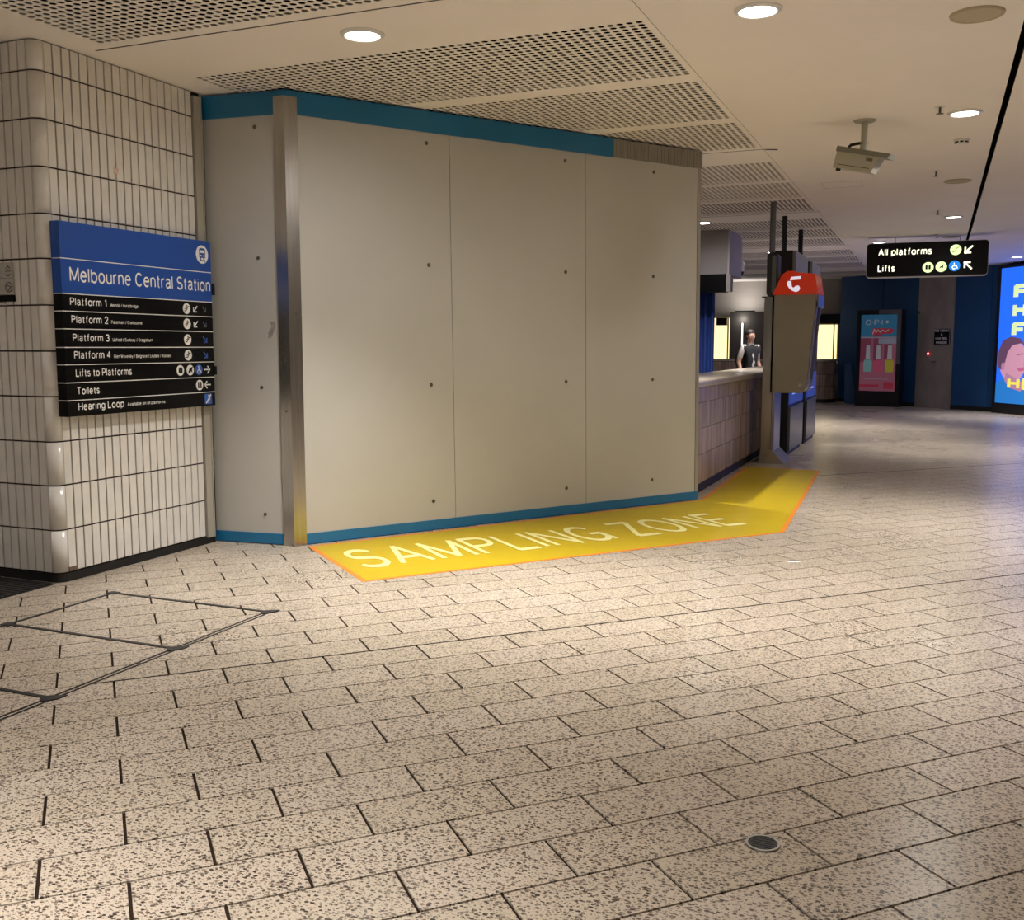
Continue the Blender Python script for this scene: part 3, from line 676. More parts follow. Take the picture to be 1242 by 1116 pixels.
# ================================================================== STATION DIRECTION SIGN ON THE TILED WALL
SY0, SY1, SZ0, SZ1, SX = 4.423, 5.735, .988, 2.117, -4.672
SWD, SHT = SY1 - SY0, SZ1 - SZ0
sg = root('wall_sign', (SX, (SY0 + SY1) / 2, SZ0), 'large blue and black Melbourne Central Station directory sign on the tiled wall', 'sign')
fr = Frame((SX, SY0, SZ0), (0, 1, 0), (0, 0, 1), (1, 0, 0))
fracs = [0, .187, .366, .455, .546, .641, .731, .824, .916, 1.0]
zr = [SHT * (1 - f) for f in fracs]
row_objs = []
for i in range(9):
    b = MB(); g = .0022
    b.box(WX - .001, SX, SY0, SY1, SZ0 + zr[i + 1] + (g if i < 8 else 0), SZ0 + zr[i] - (g if i > 0 else 0))
    row_objs.append(b.build('sign_row', 'signblue' if i < 2 else 'signblack', sg))
for i in range(1, 9): MB().box(WX + .005, SX + .0005, SY0 - .0005, SY1 + .0005, SZ0 + zr[i] - .0024, SZ0 + zr[i] + .0024).build('divider_line', 'print', sg)
MB().box(WX, SX + .012, SY1, SY1 + .02, SZ0 + zr[2] + .05, SZ0 + zr[2] + .13).build('edge_clip', 'black', sg)
MB().box(WX, SX + .01, SY1, SY1 + .016, SZ0 + zr[6] - .09, SZ0 + zr[6] - .03).build('edge_clip', 'black', sg)
def prt(name, m_, parent, fn, *args, **kw):
    q = MB(); fn(q, *args, **kw); return q.build(name, m_, parent)
def row_of(i): return row_objs[i]
words('lettering', 'print', row_of(1), fr, 'Melbourne Central Station', .062, zr[2] + .070, .088, 1.235, wt=.125)
names = [('Platform 1', 'Mernda / Hurstbridge', .235), ('Platform 2', 'Pakenham / Cranbourne', .26), ('Platform 3', 'Upfield / Sunbury / Craigieburn', .345), ('Platform 4', 'Glen Waverley / Belgrave / Lilydale / Alamein', .505)]
for i, (a, b, wd) in enumerate(names):
    words('lettering', 'print', row_of(i + 2), fr, a, .055 + .004 * i, zr[i + 3] + .034, .046, .285)
    tag(prt('small_lettering', 'print', row_of(i + 2), f_text, fr, b, .365 + .004 * i, zr[i + 3] + .036, .021, width=wd), kind='stuff')
words('lettering', 'print', row_of(6), fr, 'Lifts to Platforms', .072, zr[7] + .034, .046, .45)
prt('lettering', 'print', row_of(7), f_text, fr, 'Toilets', .075, zr[8] + .032, .046, width=.175)
words('lettering', 'print', row_of(8), fr, 'Hearing Loop', .08, .034, .046, .365)
tag(prt('small_lettering', 'print', row_of(8), f_text, fr, 'Available on all platforms', .475, .040, .021, width=.335), kind='stuff')
def stair(mb, u, v, r):
    f_line(mb, fr, [(u - r * .6, v - r * .42), (u - r * .25, v - r * .42), (u + r * .35, v + r * .38), (u + r * .62, v + r * .38)], r * .16, .0028)
    f_line(mb, fr, [(u - r * .55, v - r * .05), (u - r * .2, v + r * .02), (u + r * .1, v + r * .45)], r * .12, .0028)
    f_disc(mb, fr, u + r * .05, v + r * .55, r * .13, .0028, 8)
def roundel(i, u, v, m_='print', r=.036): return prt('pictogram_disc', m_, row_of(i), f_disc, fr, u, v, r, .0012, 28)
def mark(i, m_, fn): q = MB(); fn(q); return q.build('pictogram', m_, row_of(i))
cu_, cv_ = 1.222, (zr[0] + zr[1]) / 2 + .012
roundel(0, cu_, cv_, r=.062)
def train(q):
    f_poly(q, fr, [(cu_ - .030, cv_ - .022), (cu_ + .030, cv_ - .022), (cu_ + .030, cv_ + .034), (cu_ + .020, cv_ + .042), (cu_ - .020, cv_ + .042), (cu_ - .030, cv_ + .034)], .0026)
    f_line(q, fr, [(cu_ - .012, cv_ - .022), (cu_ - .026, cv_ - .047)], .008, .0026); f_line(q, fr, [(cu_ + .012, cv_ - .022), (cu_ + .026, cv_ - .047)], .008, .0026); f_line(q, fr, [(cu_ - .02, cv_ - .04), (cu_ + .02, cv_ - .04)], .006, .0026)
mark(0, 'signblue', train)
prt('train_window', 'print', row_of(0), f_rect, fr, cu_ - .022, cv_ + .010, cu_ + .022, cv_ + .028, .004)
prt('train_lamp', 'print', row_of(0), f_rect, fr, cu_ - .022, cv_ - .013, cu_ - .008, cv_ - .004, .004); prt('train_lamp', 'print', row_of(0), f_rect, fr, cu_ + .008, cv_ - .013, cu_ + .022, cv_ - .004, .004)
for i in range(4):
    v = (zr[i + 2] + zr[i + 3]) / 2 - .002; u = 1.048
    roundel(i + 2, u, v); mark(i + 2, 'signblack', lambda q: stair(q, u, v, .036))
    if i < 2:
        prt('arrow', 'print', row_of(i + 2), f_arrow, fr, 1.135, v, .052, (-1, -1), .008, .001); prt('faded_arrow', 'printgrey', row_of(i + 2), f_arrow, fr, 1.225, v, .046, (1, -1), .006, .001)
    else: prt('blue_arrow', 'printblue', row_of(i + 2), f_arrow, fr, 1.225, v, .050, (1, -1), .009, .001)
v = (zr[6] + zr[7]) / 2
for u in (.965, 1.062): roundel(6, u, v)
roundel(6, 1.150, v, 'printblue')
def lift(q):
    f_rect(q, fr, .948, v - .018, .964, v + .012, .0028); f_rect(q, fr, .967, v - .018, .983, v + .012, .0028); f_rect(q, fr, .945, v + .014, .986, v + .019, .0028)
    f_rect(q, fr, .960, v - .020, .971, v - .016, .0028); f_rect(q, fr, .960, v + .008, .971, v + .016, .0028)
mark(6, 'signblack', lift)
mark(6, 'signblack', lambda q: f_poly(q, fr, [(1.04, v - .024), (1.05, v + .004), (1.075, v + .02), (1.088, v + .024), (1.078, v), (1.082, v - .022), (1.068, v - .006), (1.055, v - .02)], .0028))
def chair(q):
    f_line(q, fr, [(1.148, v + .018), (1.150, v - .004), (1.164, v - .004), (1.170, v - .02)], .006, .0028); f_disc(q, fr, 1.147, v + .022, .006, .0028, 8)
    f_line(q, fr, [(1.149, v - .001), (1.142, v + .002), (1.134, v - .010), (1.140, v - .022), (1.152, v - .022)], .0045, .0028)
mark(6, 'print', chair)
prt('arrow', 'print', row_of(6), f_arrow, fr, 1.235, v, .058, (1, 0), .009, .001)
v = (zr[7] + zr[8]) / 2
roundel(7, 1.152, v)
for q_ in (-.012, .012): mark(7, 'signblack', lambda q: (f_disc(q, fr, 1.152 + q_, v + .017, .0065, .0028, 8), f_rect(q, fr, 1.152 + q_ - .0065, v - .022, 1.152 + q_ + .0065, v + .012, .0028)))
prt('arrow', 'print', row_of(7), f_arrow, fr, 1.235, v, .058, (-1, 0), .009, .001)
v = zr[8] / 2
prt('pictogram_square', 'printblue', row_of(8), f_rect, fr, 1.20, v - .036, 1.275, v + .036, .001)
mark(8, 'print', lambda q: f_line(q, fr, [(1.215, v - .026), (1.262, v + .028)], .009, .0026))
mark(8, 'print', lambda q: f_line(q, fr, [(1.235, v + .02), (1.242, v + .028), (1.255, v + .018), (1.252, v), (1.24, v - .015), (1.238, v - .028)], .006, .0026))

# small grey plate sign on the other face of the corner
fr2 = Frame((-5.42, WY - .012, 1.66), (1, 0, 0), (0, 0, 1), (0, -1, 0))
ps = root('wall_sign', (-5.2, WY, 1.66), 'small grey pictogram plate at the left edge, on the tiled corner', 'sign')
MB().box(-5.42, -4.982, WY - .012, WY + .002, 1.795, 1.885).build('plate', 'signgrey', ps)
MB().box(-5.42, -4.982, WY - .012, WY + .002, 1.700, 1.792).build('plate', 'signgrey', ps)
MB().box(-5.42, -4.980, WY - .013, WY + .002, 1.66, 1.697).build('plate', 'signblack', ps)
prt('pictogram', 'signblack', ps, f_line, fr2, [(.385, .175), (.425, .175)], .004); prt('pictogram', 'signblack', ps, f_line, fr2, [(.39, .19), (.405, .205), (.42, .19)], .004); prt('pictogram', 'signblack', ps, f_line, fr2, [(.39, .158), (.405, .147), (.42, .158)], .004)
prt('pictogram', 'signblack', ps, f_line, fr2, [(.405 + .026 * math.cos(t), .083 + .028 * math.sin(t)) for t in [k * math.pi / 8 for k in range(17)]], .004); prt('pictogram', 'signblack', ps, f_line, fr2, [(.385, .095), (.422, .085), (.398, .062)], .004)

# ================================================================== FLOOR FITTINGS
hf = root('floor_access_cover', (-3.75, 3.6, 0), 'dark metal frames of the tiled access covers let into the floor', 'floor cover')
def strip(x0, x1, y0, y1, name='edge_bar'): MB().box(x0, x1, y0, y1, -.008, .0035).build(name, 'metaldark', hf)
XL, XR = -4.278, -3.203
for x in (XR - .018, XR + .008): strip(x - .004, x + .004, 1.9, 4.315)
strip(XL - .010, XL + .010, 1.9, 4.315)
for y in (4.312, 3.603, 2.882, 2.16):
    strip(XL, XR, y - .011, y + .011)
    MB().prism([(XR + .03, y + .0, -.006), (XR + .03, y + .05, -.006), (XR - .035, y + .012, -.006), (XR - .05, y - .012, -.006), (XR - .01, y - .05, -.006)], (0, 0, .011)).build('lifting_lug', 'metaldark', hf)
    MB().box(XL - .03, XL + .03, y - .025, y + .025, -.006, .0045).build('lifting_lug', 'metaldark', hf)
gr = root('floor_grate', (-5.2, 4.1, 0), 'black slatted floor grate at the foot of the tiled corner', 'grate')
MB().box(-6.3, -4.752, 3.25, 4.36, -.008, .001).build('frame', 'rubber', gr)
for i in range(30):
    y = 3.27 + i * .036
    MB().box(-6.28, -4.765, y, y + .014, .001, .005).build('slat', 'metaldark', gr)
dr = root('floor_outlet', (-.396, 2.776, 0), 'small round dark floor outlet with a steel ring', 'floor outlet')
c = (-.396, 2.776, 0)
MB().lathe(c, [(.041, .0), (.041, .005), (.048, .005), (.050, .0)], 32).build('ring', 'drainmetal', dr, smooth=False)
MB().lathe(c, [(.0001, .0035), (.041, .0035), (.041, -.01)], 32).build('cap', mat('outlet_cap', (.03, .03, .032), .6, bump=.4, bscale=200), dr)
for k in range(5): MB().box(c[0] - .032 + .002 * abs(k - 2), c[0] + .032 - .002 * abs(k - 2), c[1] - .026 + k * .0125, c[1] - .023 + k * .0125, .003, .0045).build('cap_rib', 'black', dr)
lp = fl(961, 682); q = MB(); q.face([lp + Vector(v) for v in ((-.035, -.01, .001), (.0, -.022, .004), (.04, .008, .002), (.01, .03, .005))]); q.face([lp + Vector(v) for v in ((.01, .03, .005), (.04, .008, .002), (.055, .03, .001))])
tag(q.build('paper_scrap', 'paper'), 'tiny scrap of white paper lying on the floor tiles', 'litter')

# ================================================================== CEILING FITTINGS
for x, y, r, lb in ((.113, 5.985, .135, 'round beige ceiling speaker grille at the top right corner'), (.115, 11.76, .135, 'flat round ceiling speaker below the smoke detector, beside the black slot'), (.118, 17.66, .135, 'farthest round ceiling speaker, just above the hanging sign')):
    t = root('ceiling_speaker', (x, y, ZC), lb, 'speaker', 'round ceiling speakers')
    MB().lathe((x, y, ZC), [(r * .84, -.008), (r * .90, -.014), (r * .98, -.010), (r, 0)], 36).build('rim', 'speaker', t, smooth=True)
    MB().lathe((x, y, ZC), [(.0001, -.010), (r * .5, -.0095), (r * .84, -.008)], 36).build('grille', 'speaker', t, smooth=True)
for x, y, lb in ((-.06, 8.13, 'left of the nearest slot-side downlight'), (-.091, 11.03, 'left of the flat round speaker'), (-.075, 14.2, 'left of the small far downlight'), (-.087, 17.19, 'farthest away, just above the hanging sign')):
    t = root('sprinkler_head', (x, y, ZC), 'tiny ceiling sprinkler ' + lb, 'sprinkler', 'ceiling sprinklers')
    MB().lathe((x, y, ZC), [(.0001, -.004), (.035, -.004), (.04, 0)], 16).build('rose', 'trimwhite', t)
    MB().tube((x, y, ZC), (x, y, ZC - .05), .008, n=8).tube((x, y, ZC - .05), (x, y, ZC - .053), .026, n=12).build('deflector', 'rivet', t)
c = (.108, 9.467, ZC)
t = root('smoke_detector', c, 'small white smoke detector below the nearest slot-side downlight', 'smoke detector')
MB().lathe(c, [(.0001, -.012), (.062, -.012), (.062, 0)], 24).lathe(c, [(.0001, -.034), (.042, -.034), (.056, -.012)], 24).build('body', 'trimwhite', t, smooth=False)
for k in range(8):
    a = R(45 * k); p = Vector(c) + Vector((math.cos(a) * .049, math.sin(a) * .049, -.03)); u = Vector((-math.sin(a), math.cos(a), 0)) * .014
    MB().obox(p - u, u * 2, Vector((math.cos(a), math.sin(a), 0)) * .004, (0, 0, .012)).build('vent', 'black', t)
# ceiling hatch outline
h = MB(); hc = fl(1022, 224, ZC)
for (x0, x1, y0, y1) in ((-.20, .20, -.20, -.196), (-.20, .20, .196, .20), (-.20, -.196, -.20, .20), (.196, .20, -.20, .20)): h.box(hc.x + x0, hc.x + x1, hc.y + y0, hc.y + y1, ZC - .0015, ZC + .001)
h.build('access_hatch_outline', 'speaker', ceiling)

# CCTV camera
B = Vector((-.591, 8.394, ZC))
cc = root('cctv_camera', B, 'beige box security camera hanging from the ceiling', 'security camera')
MB().lathe(B, [(.0001, -.012), (.075, -.012), (.085, 0)], 24).build('ceiling_plate', 'cctv', cc)
MB().tube(B, B - UP * .20, .024, n=16).build('stem', 'cctv', cc, smooth=False)
kn = MB(); kn.tube(B - UP * .165, B - UP * .175, .034, n=16); kn.tube(B - UP * .175, B - UP * .235, .027, .036, n=16); kn.build('swivel', 'cctv', cc)
ax = Vector((.42, -.10, -.105)).normalized(); sd_ = Vector((ax.y, -ax.x, 0)).normalized(); un = sd_.cross(ax).normalized()
if un.z < 0: un = -un
mid = B - UP * .30
bo = MB(); Lb = .40
o0 = mid - ax * .20 - sd_ * .065 - un * .085
bo.prism([o0, o0 + ax * .300, o0 + ax * .335 + un * .12, o0 + un * .12], sd_ * .13); hous = bo.build('housing', 'cctv', cc)
o1 = mid - ax * .205 - sd_ * .074 + un * .035
MB().prism([o1, o1 + ax * .405, o1 + ax * .42 + un * .034, o1 + un * .040], sd_ * .148).build('sunshield', 'cctvdark', cc)
nv = sd_ if sd_.y < 0 else -sd_
fz = mid + nv * .066
lab = MB(); p = fz + ax * .04 - un * .005; lab.obox(p, ax * .05, nv * .002, un * .022); lab.build('maker_plate', 'rivet', hous)
lab = MB(); p = fz - ax * .17 - un * .060; lab.obox(p, ax * .25, nv * .0015, un * .004); lab.build('seam', 'black', hous)
lab = MB(); p = mid - ax * .165 - un * .085 + nv * .03; lab.tube(p, p - un * .02, .018, n=10); lab.build('cable_gland', 'black', hous)
pts = [B - UP * .17 + nv * .02, B - UP * .185 - ax * .07, B - UP * .20 - ax * .11, B - UP * .245 - ax * .125]
MB().path(pts, .012).build('cable', 'black', cc)

# hanging platform sign
HS = 1.311; HY, HX0_, HX1_, HZ0, HZ1 = 13.2 * HS, -.85 * HS, .50 * HS, 1.4 + .828 * HS, 1.4 + 1.24 * HS
hs = root('hanging_sign', ((HX0_ + HX1_) / 2, HY, HZ0), 'lit black hanging sign reading All platforms and Lifts', 'sign')
def rrect(x0, x1, z0, z1, r, y, n=5):
    out = []
    for cx, cz, a0 in ((x1 - r, z1 - r, 0), (x0 + r, z1 - r, 90), (x0 + r, z0 + r, 180), (x1 - r, z0 + r, 270)):
        for k in range(n + 1): t = R(a0 + 90 * k / n); out.append((cx + r * math.cos(t), y, cz + r * math.sin(t)))
    return out
MB().prism(rrect(HX0_, HX1_, HZ0, HZ1, .05, HY + .20)[::1], (0, -.20, 0)).build('case', 'trimwhite', hs)
MB().prism(rrect(HX0_ + .006, HX1_ - .006, HZ0 + .012, HZ1 - .006, .046, HY), (0, -.006, 0)).build('face', 'signblack', hs)
for x in (-.7, .25): MB().tube((x, HY + .15, HZ1), (x, HY + .15, ZC), .008, n=8).build('hanger_rod', 'trimwhite', hs)
f3 = Frame((HX0_, HY - .0065, HZ0), (HS, 0, 0), (0, 0, HS), (0, -1, 0))
words('lit_lettering', 'signglow', hs, f3, 'All platforms', .135, .262, .082, .60, wt=.17); prt('lit_lettering', 'signglow', hs, f_text, f3, 'Lifts', .135, .068, .082, width=.195, wt=.17)
prt('lit_arrow', 'signglow', hs, f_arrow, f3, 1.135, .305, .105, (-1, -1), .019); prt('lit_arrow', 'signglow', hs, f_arrow, f3, 1.135, .118, .105, (-1, 1), .019)
for u, v in ((.995, .305), (.70, .108), (.845, .112)): prt('lit_disc', 'signglowgreen', hs, f_disc, f3, u, v, .062, n=24)
prt('lit_disc', 'signglowblue', hs, f_disc, f3, .99, .118, .062, n=24)
prt('pictogram', 'signblack', hs, f_line, f3, [(.96, .28), (.985, .285), (1.01, .33), (1.03, .335)], .007, .002)
for q_ in (-.017, .017): prt('pictogram', 'signblack', hs, f_rect, f3, .70 + q_ - .012, .085, .70 + q_ + .012, .135, .002)
prt('pictogram', 'signblack', hs, f_poly, f3, [(.82, .09), (.835, .115), (.86, .125), (.875, .15), (.868, .115), (.862, .09), (.85, .105)], .002)
prt('pictogram', 'signglow', hs, f_line, f3, [(.985, .15), (.988, .118), (1.01, .118), (1.02, .09)], .009, .002); prt('pictogram', 'signglow', hs, f_line, f3, [(.975, .12), (.965, .10), (.978, .083), (.998, .087)], .008, .002)

# ================================================================== NEAR COUNTER
CX = -2.06; CY0, CY1 = 9.26, 16.9
ct = root('tiled_counter', (CX - .3, (CY0 + CY1) / 2, 0), 'long brown tiled service counter with stone top running behind the hoarding', 'counter')
MB().box(CX - .55, CX - .005, CY0, CY1, .0, 1.005).build('body', 'wallgrout', ct)
tb = MB()
for z0, z1 in ((.088, .362), (.366, .612), (.616, .862), (.866, 1.004)):
    y = CY0
    while y < CY1 - .06:
        tb.bevbox((CX - .005, y + .002, z0), (0, .0592, 0), (0, 0, z1 - z0), (.005, 0, 0), .001); y += .0652
tag(tb.build('tile_facing', 'countertile', ct), kind='stuff')
MB().box(CX - .50, CX - .004, CY0, CY1, 0, .084).build('plinth', 'rubber', ct)
top = MB(); prof = [(CX - .60, 1.006), (CX + .012, 1.006), (CX + .024, 1.018), (CX + .028, 1.04), (CX + .022, 1.062), (CX + .006, 1.074), (CX - .60, 1.076)]
top.prism([(x, CY0 - .02, z) for x, z in prof], (0, CY1 - CY0 + .04, 0)); top.build('stone_top', 'counterstone', ct)

# ================================================================== PAYPHONE KIOSK
KY = 12.277
kk = root('payphone_kiosk', (-1.80, KY + .3, 0), 'steel payphone kiosk with red hood and white logo at the end of the yellow decal', 'payphone')
MB().box(-1.913, -1.800, KY, KY + .12, .0, 1.985).build('post', 'steel', kk)
ft = MB(); ft.prism([(-2.015, KY - .02, 0), (-1.640, KY - .02, 0), (-1.640, KY - .02, .02), (-1.785, KY - .02, .17), (-1.915, KY - .02, .17), (-1.925, KY - .02, .02), (-2.015, KY - .02, .02)], (0, .60, 0)); ft.build('foot', 'steel', kk)
lg = MB(); lg.prism([(-1.797, KY + .02, .10), (-1.765, KY + .02, .13), (-1.765, KY + .02, .90), (-1.797, KY + .02, .90)], (0, .5, 0)); lg.build('back_leg', 'kioskfront', kk)
prof = [(-1.822, 2.0), (-1.822, .85), (-1.46, .85), (-1.425, .885), (-1.405, .96), (-1.328, 1.93), (-1.328, 2.0)]
MB().prism([(x, KY, z) for x, z in prof], (0, .035, 0)).build('side_panel', 'kioskside', kk)
MB().prism([(x, KY + .60, z) for x, z in prof], (0, .035, 0)).build('side_panel', 'kioskfront', kk)
MB().box(-1.82, -1.74, KY + .035, KY + .60, .85, 2.0).build('back_panel', 'kioskfront', kk)
MB().prism([(-1.74, KY + .035, .86), (-1.47, KY + .035, .86), (-1.43, KY + .035, .90), (-1.42, KY + .035, 1.0), (-1.74, KY + .035, 1.05)], (0, .565, 0)).build('shelf', 'kioskfront', kk)
ph = MB(); ph.box(-1.74, -1.62, KY + .16, KY + .48, 1.12, 1.62); pho = ph.build('telephone', 'machinegrey', kk)
MB().box(-1.62, -1.605, KY + .30, KY + .46, 1.2, 1.42).build('keypad', 'black', pho)
MB().path([(-1.60, KY + .20, 1.25), (-1.585, KY + .20, 1.33), (-1.585, KY + .20, 1.48), (-1.60, KY + .20, 1.56)], .018).build('handset', 'black', pho)
MB().prism([(-1.325, KY + .035, 1.93), (-1.40, KY + .035, .96), (-1.43, KY + .035, .90), (-1.415, KY + .035, .90), (-1.385, KY + .035, .96), (-1.31, KY + .035, 1.93)][::-1], (0, .04, 0)).build('edge_rail', 'kioskfront', kk)
MB().box(-1.425, -1.30, KY + .035, KY + .60, 1.86, 2.0).build('canopy_soffit', 'kioskfront', kk)
hood = MB(); a = [(-1.822, 2.0), (-1.305, 2.0), (-1.345, 2.235), (-1.52, 2.252), (-1.60, 2.275), (-1.66, 2.272), (-1.715, 2.235)]
hood.prism([(x, KY - .02, z) for x, z in a], (0, .67, 0)); hood.build('red_hood', 'red', kk)
f4 = Frame((-1.575, KY - .0205, 2.12), (1, 0, 0), (0, 0, 1), (0, -1, 0))
LK = 1 / 7.97 / 98.0
lp_ = lambda pts: [((x - 440) * LK, (412 - y) * LK) for x, y in pts]
prt('logo_bar', 'logolit', kk, f_poly, f4, lp_([(400, 376), (410, 346), (498, 341), (490, 371)]))
prt('logo_crescent', 'logolit', kk, f_poly, f4, lp_([(384, 383), (412, 384), (415, 415), (420, 438), (438, 443), (452, 427), (480, 426), (492, 450), (482, 472), (458, 483), (425, 472), (394, 446), (374, 412)]))
bx = MB(); bx.prism([(x, KY + .0, z) for x, _, z in rrect(-1.897, -1.772, 1.98, 2.495, .05, 0)], (0, .26, 0)); bm_ = bx.build('antenna_module', 'black', kk)
MB().prism([(x, KY - .004, z) for x, _, z in rrect(-1.838, -1.790, 2.02, 2.46, .02, 0)], (0, .02, 0)).build('module_strip', 'machinegrey', bm_)
MB().box(-1.945, -1.89, KY - .01, KY + .05, 1.965, 1.985).build('bracket', 'black', kk)
c = Vector((-1.475, KY, .945)); MB().tube(c, c - Vector((0, .006, 0)), .022, n=14).build('lock', 'drainmetal', kk)
MB().tube((-1.889, 12.60, 2.3), (-1.889, 12.60, ZC), .035, n=14).build('ceiling_pole', 'machinegrey', kk)

# ================================================================== TICKET MACHINES
def ticket_machine(y0, y1, label):
    x0, x1 = -2.02, -1.705
    t = root('ticket_machine', ((x0 + x1) / 2, (y0 + y1) / 2, 0), label, 'ticket machine', 'ticket machines behind the payphone')
    MB().box(x0, x1 - .03, y0, y0 + .04, 0, 2.60).box(x0, x1 - .03, y0 + .04, y1, 0, 2.50).build('cabinet', 'black', t)
    MB().box(x1 - .03, x1, y0 + .02, y1, .06, .62).build('steel_front', 'machinegrey', t)
    sc = MB().box(x1 - .03, x1 - .006, y0 + .05, y1 - .03, .66, 1.02).build('touch_screen', 'screenblue', t)
    q = MB(); q.box(x1 - .006, x1 - .004, y0 + .2, y0 + .8, .78, .80).box(x1 - .006, x1 - .004, y0 + .3, y0 + .6, .84, .86); q.build('screen_text', 'screenlite', sc)
    MB().box(x1 - .03, x1 - .01, y0 + .02, y1 - .02, 1.05, 2.2).build('display_panel', 'signblack', t)
    MB().box(x1 - .16, x1 + .005, y0 + .05, y1, 2.24, 2.60).build('header_box', mat('header_grey', (.30, .30, .31), .5), t)
    MB().box(x0 + .03, x1 - .165, y0 + .05, y1 - .1, 2.50, 2.59).build('header_back', 'black', t)
    MB().tube((-1.95, (y0 + y1) / 2 + .1, 2.55), (-1.95, (y0 + y1) / 2 + .1, ZC), .035, n=14).build('ceiling_pole', 'black', t)
ticket_machine(13.25, 14.60, 'nearer black and steel ticket machine just behind the payphone kiosk')
ticket_machine(15.05, 16.22, 'farther black and steel ticket machine, right of the other one')

# ================================================================== BOOTH BEHIND THE COUNTER
bt = root('booth_bulkhead', (-4.5, 15.7, 2.46), 'grey box bulkhead under the ceiling beside the hoarding edge', 'bulkhead')
MB().box(-6.5, -2.92, 15.3, 16.3, 2.46, ZC - .002).build('box', 'booth', bt)
MB().box(-2.94, -2.915, 15.29, 16.31, 2.46, ZC - .003).build('side_sheet', mat('booth_side', (.50, .46, .50), .5), bt)  # lighter sheet over the whole side face of the box
ds = root('display_screen', (-3.4, 15.2, 2.19), 'black departure display hanging under the grey bulkhead', 'display')
MB().box(-4.2, -2.93, 15.12, 15.30, 2.19, 2.46).build('screen_case', 'signblack', ds)
MB().box(-2.93, -2.86, 15.14, 15.32, 2.205, 2.455).build('end_bracket', 'booth', ds)
cu = MB(); npl = 60; x0, x1 = -4.2, -3.15
pr_ = []
for i in range(npl + 1):
    x = x0 + (x1 - x0) * i / npl; pr_.append((x, 15.45 + .035 * math.sin(i * 1.05)))
for (xa, ya), (xb, yb) in zip(pr_[:-1], pr_[1:]):
    cu.add([(xa, ya, .02), (xb, yb, .02), (xb, yb, 2.2), (xa, ya, 2.2), (xa, ya + .008, .02), (xb, yb + .008, .02), (xb, yb + .008, 2.2), (xa, ya + .008, 2.2)], [(0, 1, 2, 3), (7, 6, 5, 4), (3, 2, 6, 7), (0, 4, 5, 1)])
tag(cu.build('curtain', 'curtain', smooth=False), 'pleated dark blue curtain behind the counter', 'curtain')
dc = fl(896, 303, ZC); dc = Vector((dc.x * .97, dc.y * .97, ZC)); dz_ = onY(896, 313, dc.y)
dm = root('dome_camera', dc, 'white dome security camera hanging left of the black poles', 'security camera')
zt = onY(896, 314, dc.y).z; zb = onY(896, 336, dc.y).z; rr_ = .10
MB().tube((dc.x, dc.y, zt), (dc.x, dc.y, ZC), .02, n=10).build('drop_pipe', 'black', dm)
MB().lathe((dc.x, dc.y, 0), [(.001, zt), (rr_ * .8, zt - .02), (rr_, zt - .08), (rr_, zb + .09)], 20).build('shell', 'trimwhite', dm, smooth=True)
MB().lathe((dc.x, dc.y, 0), [(rr_, zb + .09), (rr_ * .9, zb + .04), (rr_ * .5, zb + .005), (.001, zb)], 20).build('dome', 'signblack', dm, smooth=True)

# ================================================================== FAR TICKET COUNTER AND WINDOWS
FY = 26.1
fc = root('far_counter', (-4.8, FY, 0), 'brown tiled ticket counter with rounded end at the far wall', 'counter')
xe, rc = -2.335, .42
pts = [(-8.95, FY), (xe - rc, FY)] + [(xe - rc + rc * math.sin(R(a)), FY + rc - rc * math.cos(R(a))) for a in range(10, 91, 10)] + [(xe, FY + .5)]
back = [(xe - .5, FY + .5), (-8.95, FY + .5)]
MB().prism([(x, y, 0) for x, y in pts + back], (0, 0, 1.02)).build('body', 'wallgrout', fc)
off = [(x, y - .03) for x, y in pts[:2]] + [(x + .03 * math.sin(R(a)), y - .03 * math.cos(R(a))) for (x, y), a in zip(pts[2:-1], range(10, 91, 10))] + [(xe + .03, FY + .5)]
MB().prism([(x, y, 1.02) for x, y in off + back], (0, 0, .06)).build('stone_top', 'counterstone', fc)
tb = MB(); x = -7.0
for z0, z1 in ((.09, .40), (.41, .70), (.71, 1.01)):
    x = -7.0
    while x < xe - rc: tb.bevbox((x, FY, z0), (.078, 0, 0), (0, 0, z1 - z0), (0, -.012, 0), .002); x += .086
    for k in range(9):
        a0, a1 = R(k * 10 + .5), R(k * 10 + 9.5)
        P0 = Vector((xe - rc + rc * math.sin(a0), FY + rc - rc * math.cos(a0), z0)); P1 = Vector((xe - rc + rc * math.sin(a1), FY + rc - rc * math.cos(a1), z0)); am = (a0 + a1) / 2
        tb.bevbox(P0, P1 - P0, (0, 0, z1 - z0), Vector((math.sin(am), -math.cos(am), 0)) * .012, .002)
tag(tb.build('tile_facing', 'countertile', fc), kind='stuff')
MB().prism([(x, y - .02, 0) for x, y in pts[:2]] + [(x + .02, y, 0) for x, y in pts[2:]] + [(x, y, 0) for x, y in back], (0, 0, .085)).build('plinth', 'black', fc)
def lit_window(px0, py0, px1, py1, y, label, n):
    a, b = onY(px0, py0, y), onY(px1, py1, y)
    t = struct(MB().box(a.x - .04, b.x + .04, y + .02, y + .05, b.z - .04, a.z + .04).build('window_%d' % n, mat('window_frame_%d' % n, (.3, .24, .15), .5)))
    MB().box(a.x, b.x, y, y + .02, b.z, a.z).build('pane', 'window', t)
    t['label'] = label
    q = MB(); m_ = (a.x + b.x) / 2 + (b.x - a.x) * .30; q.box(m_, m_ + .035, y - .02, y, b.z, a.z); q.build('mullion', mat('mullion_%d' % n, (.55, .42, .2), .5), t)
    return a, b
a, b = lit_window(992.5, 394, 1014, 440.5, 27.2, 'yellow lit ticket window right of the payphone kiosk', 1)
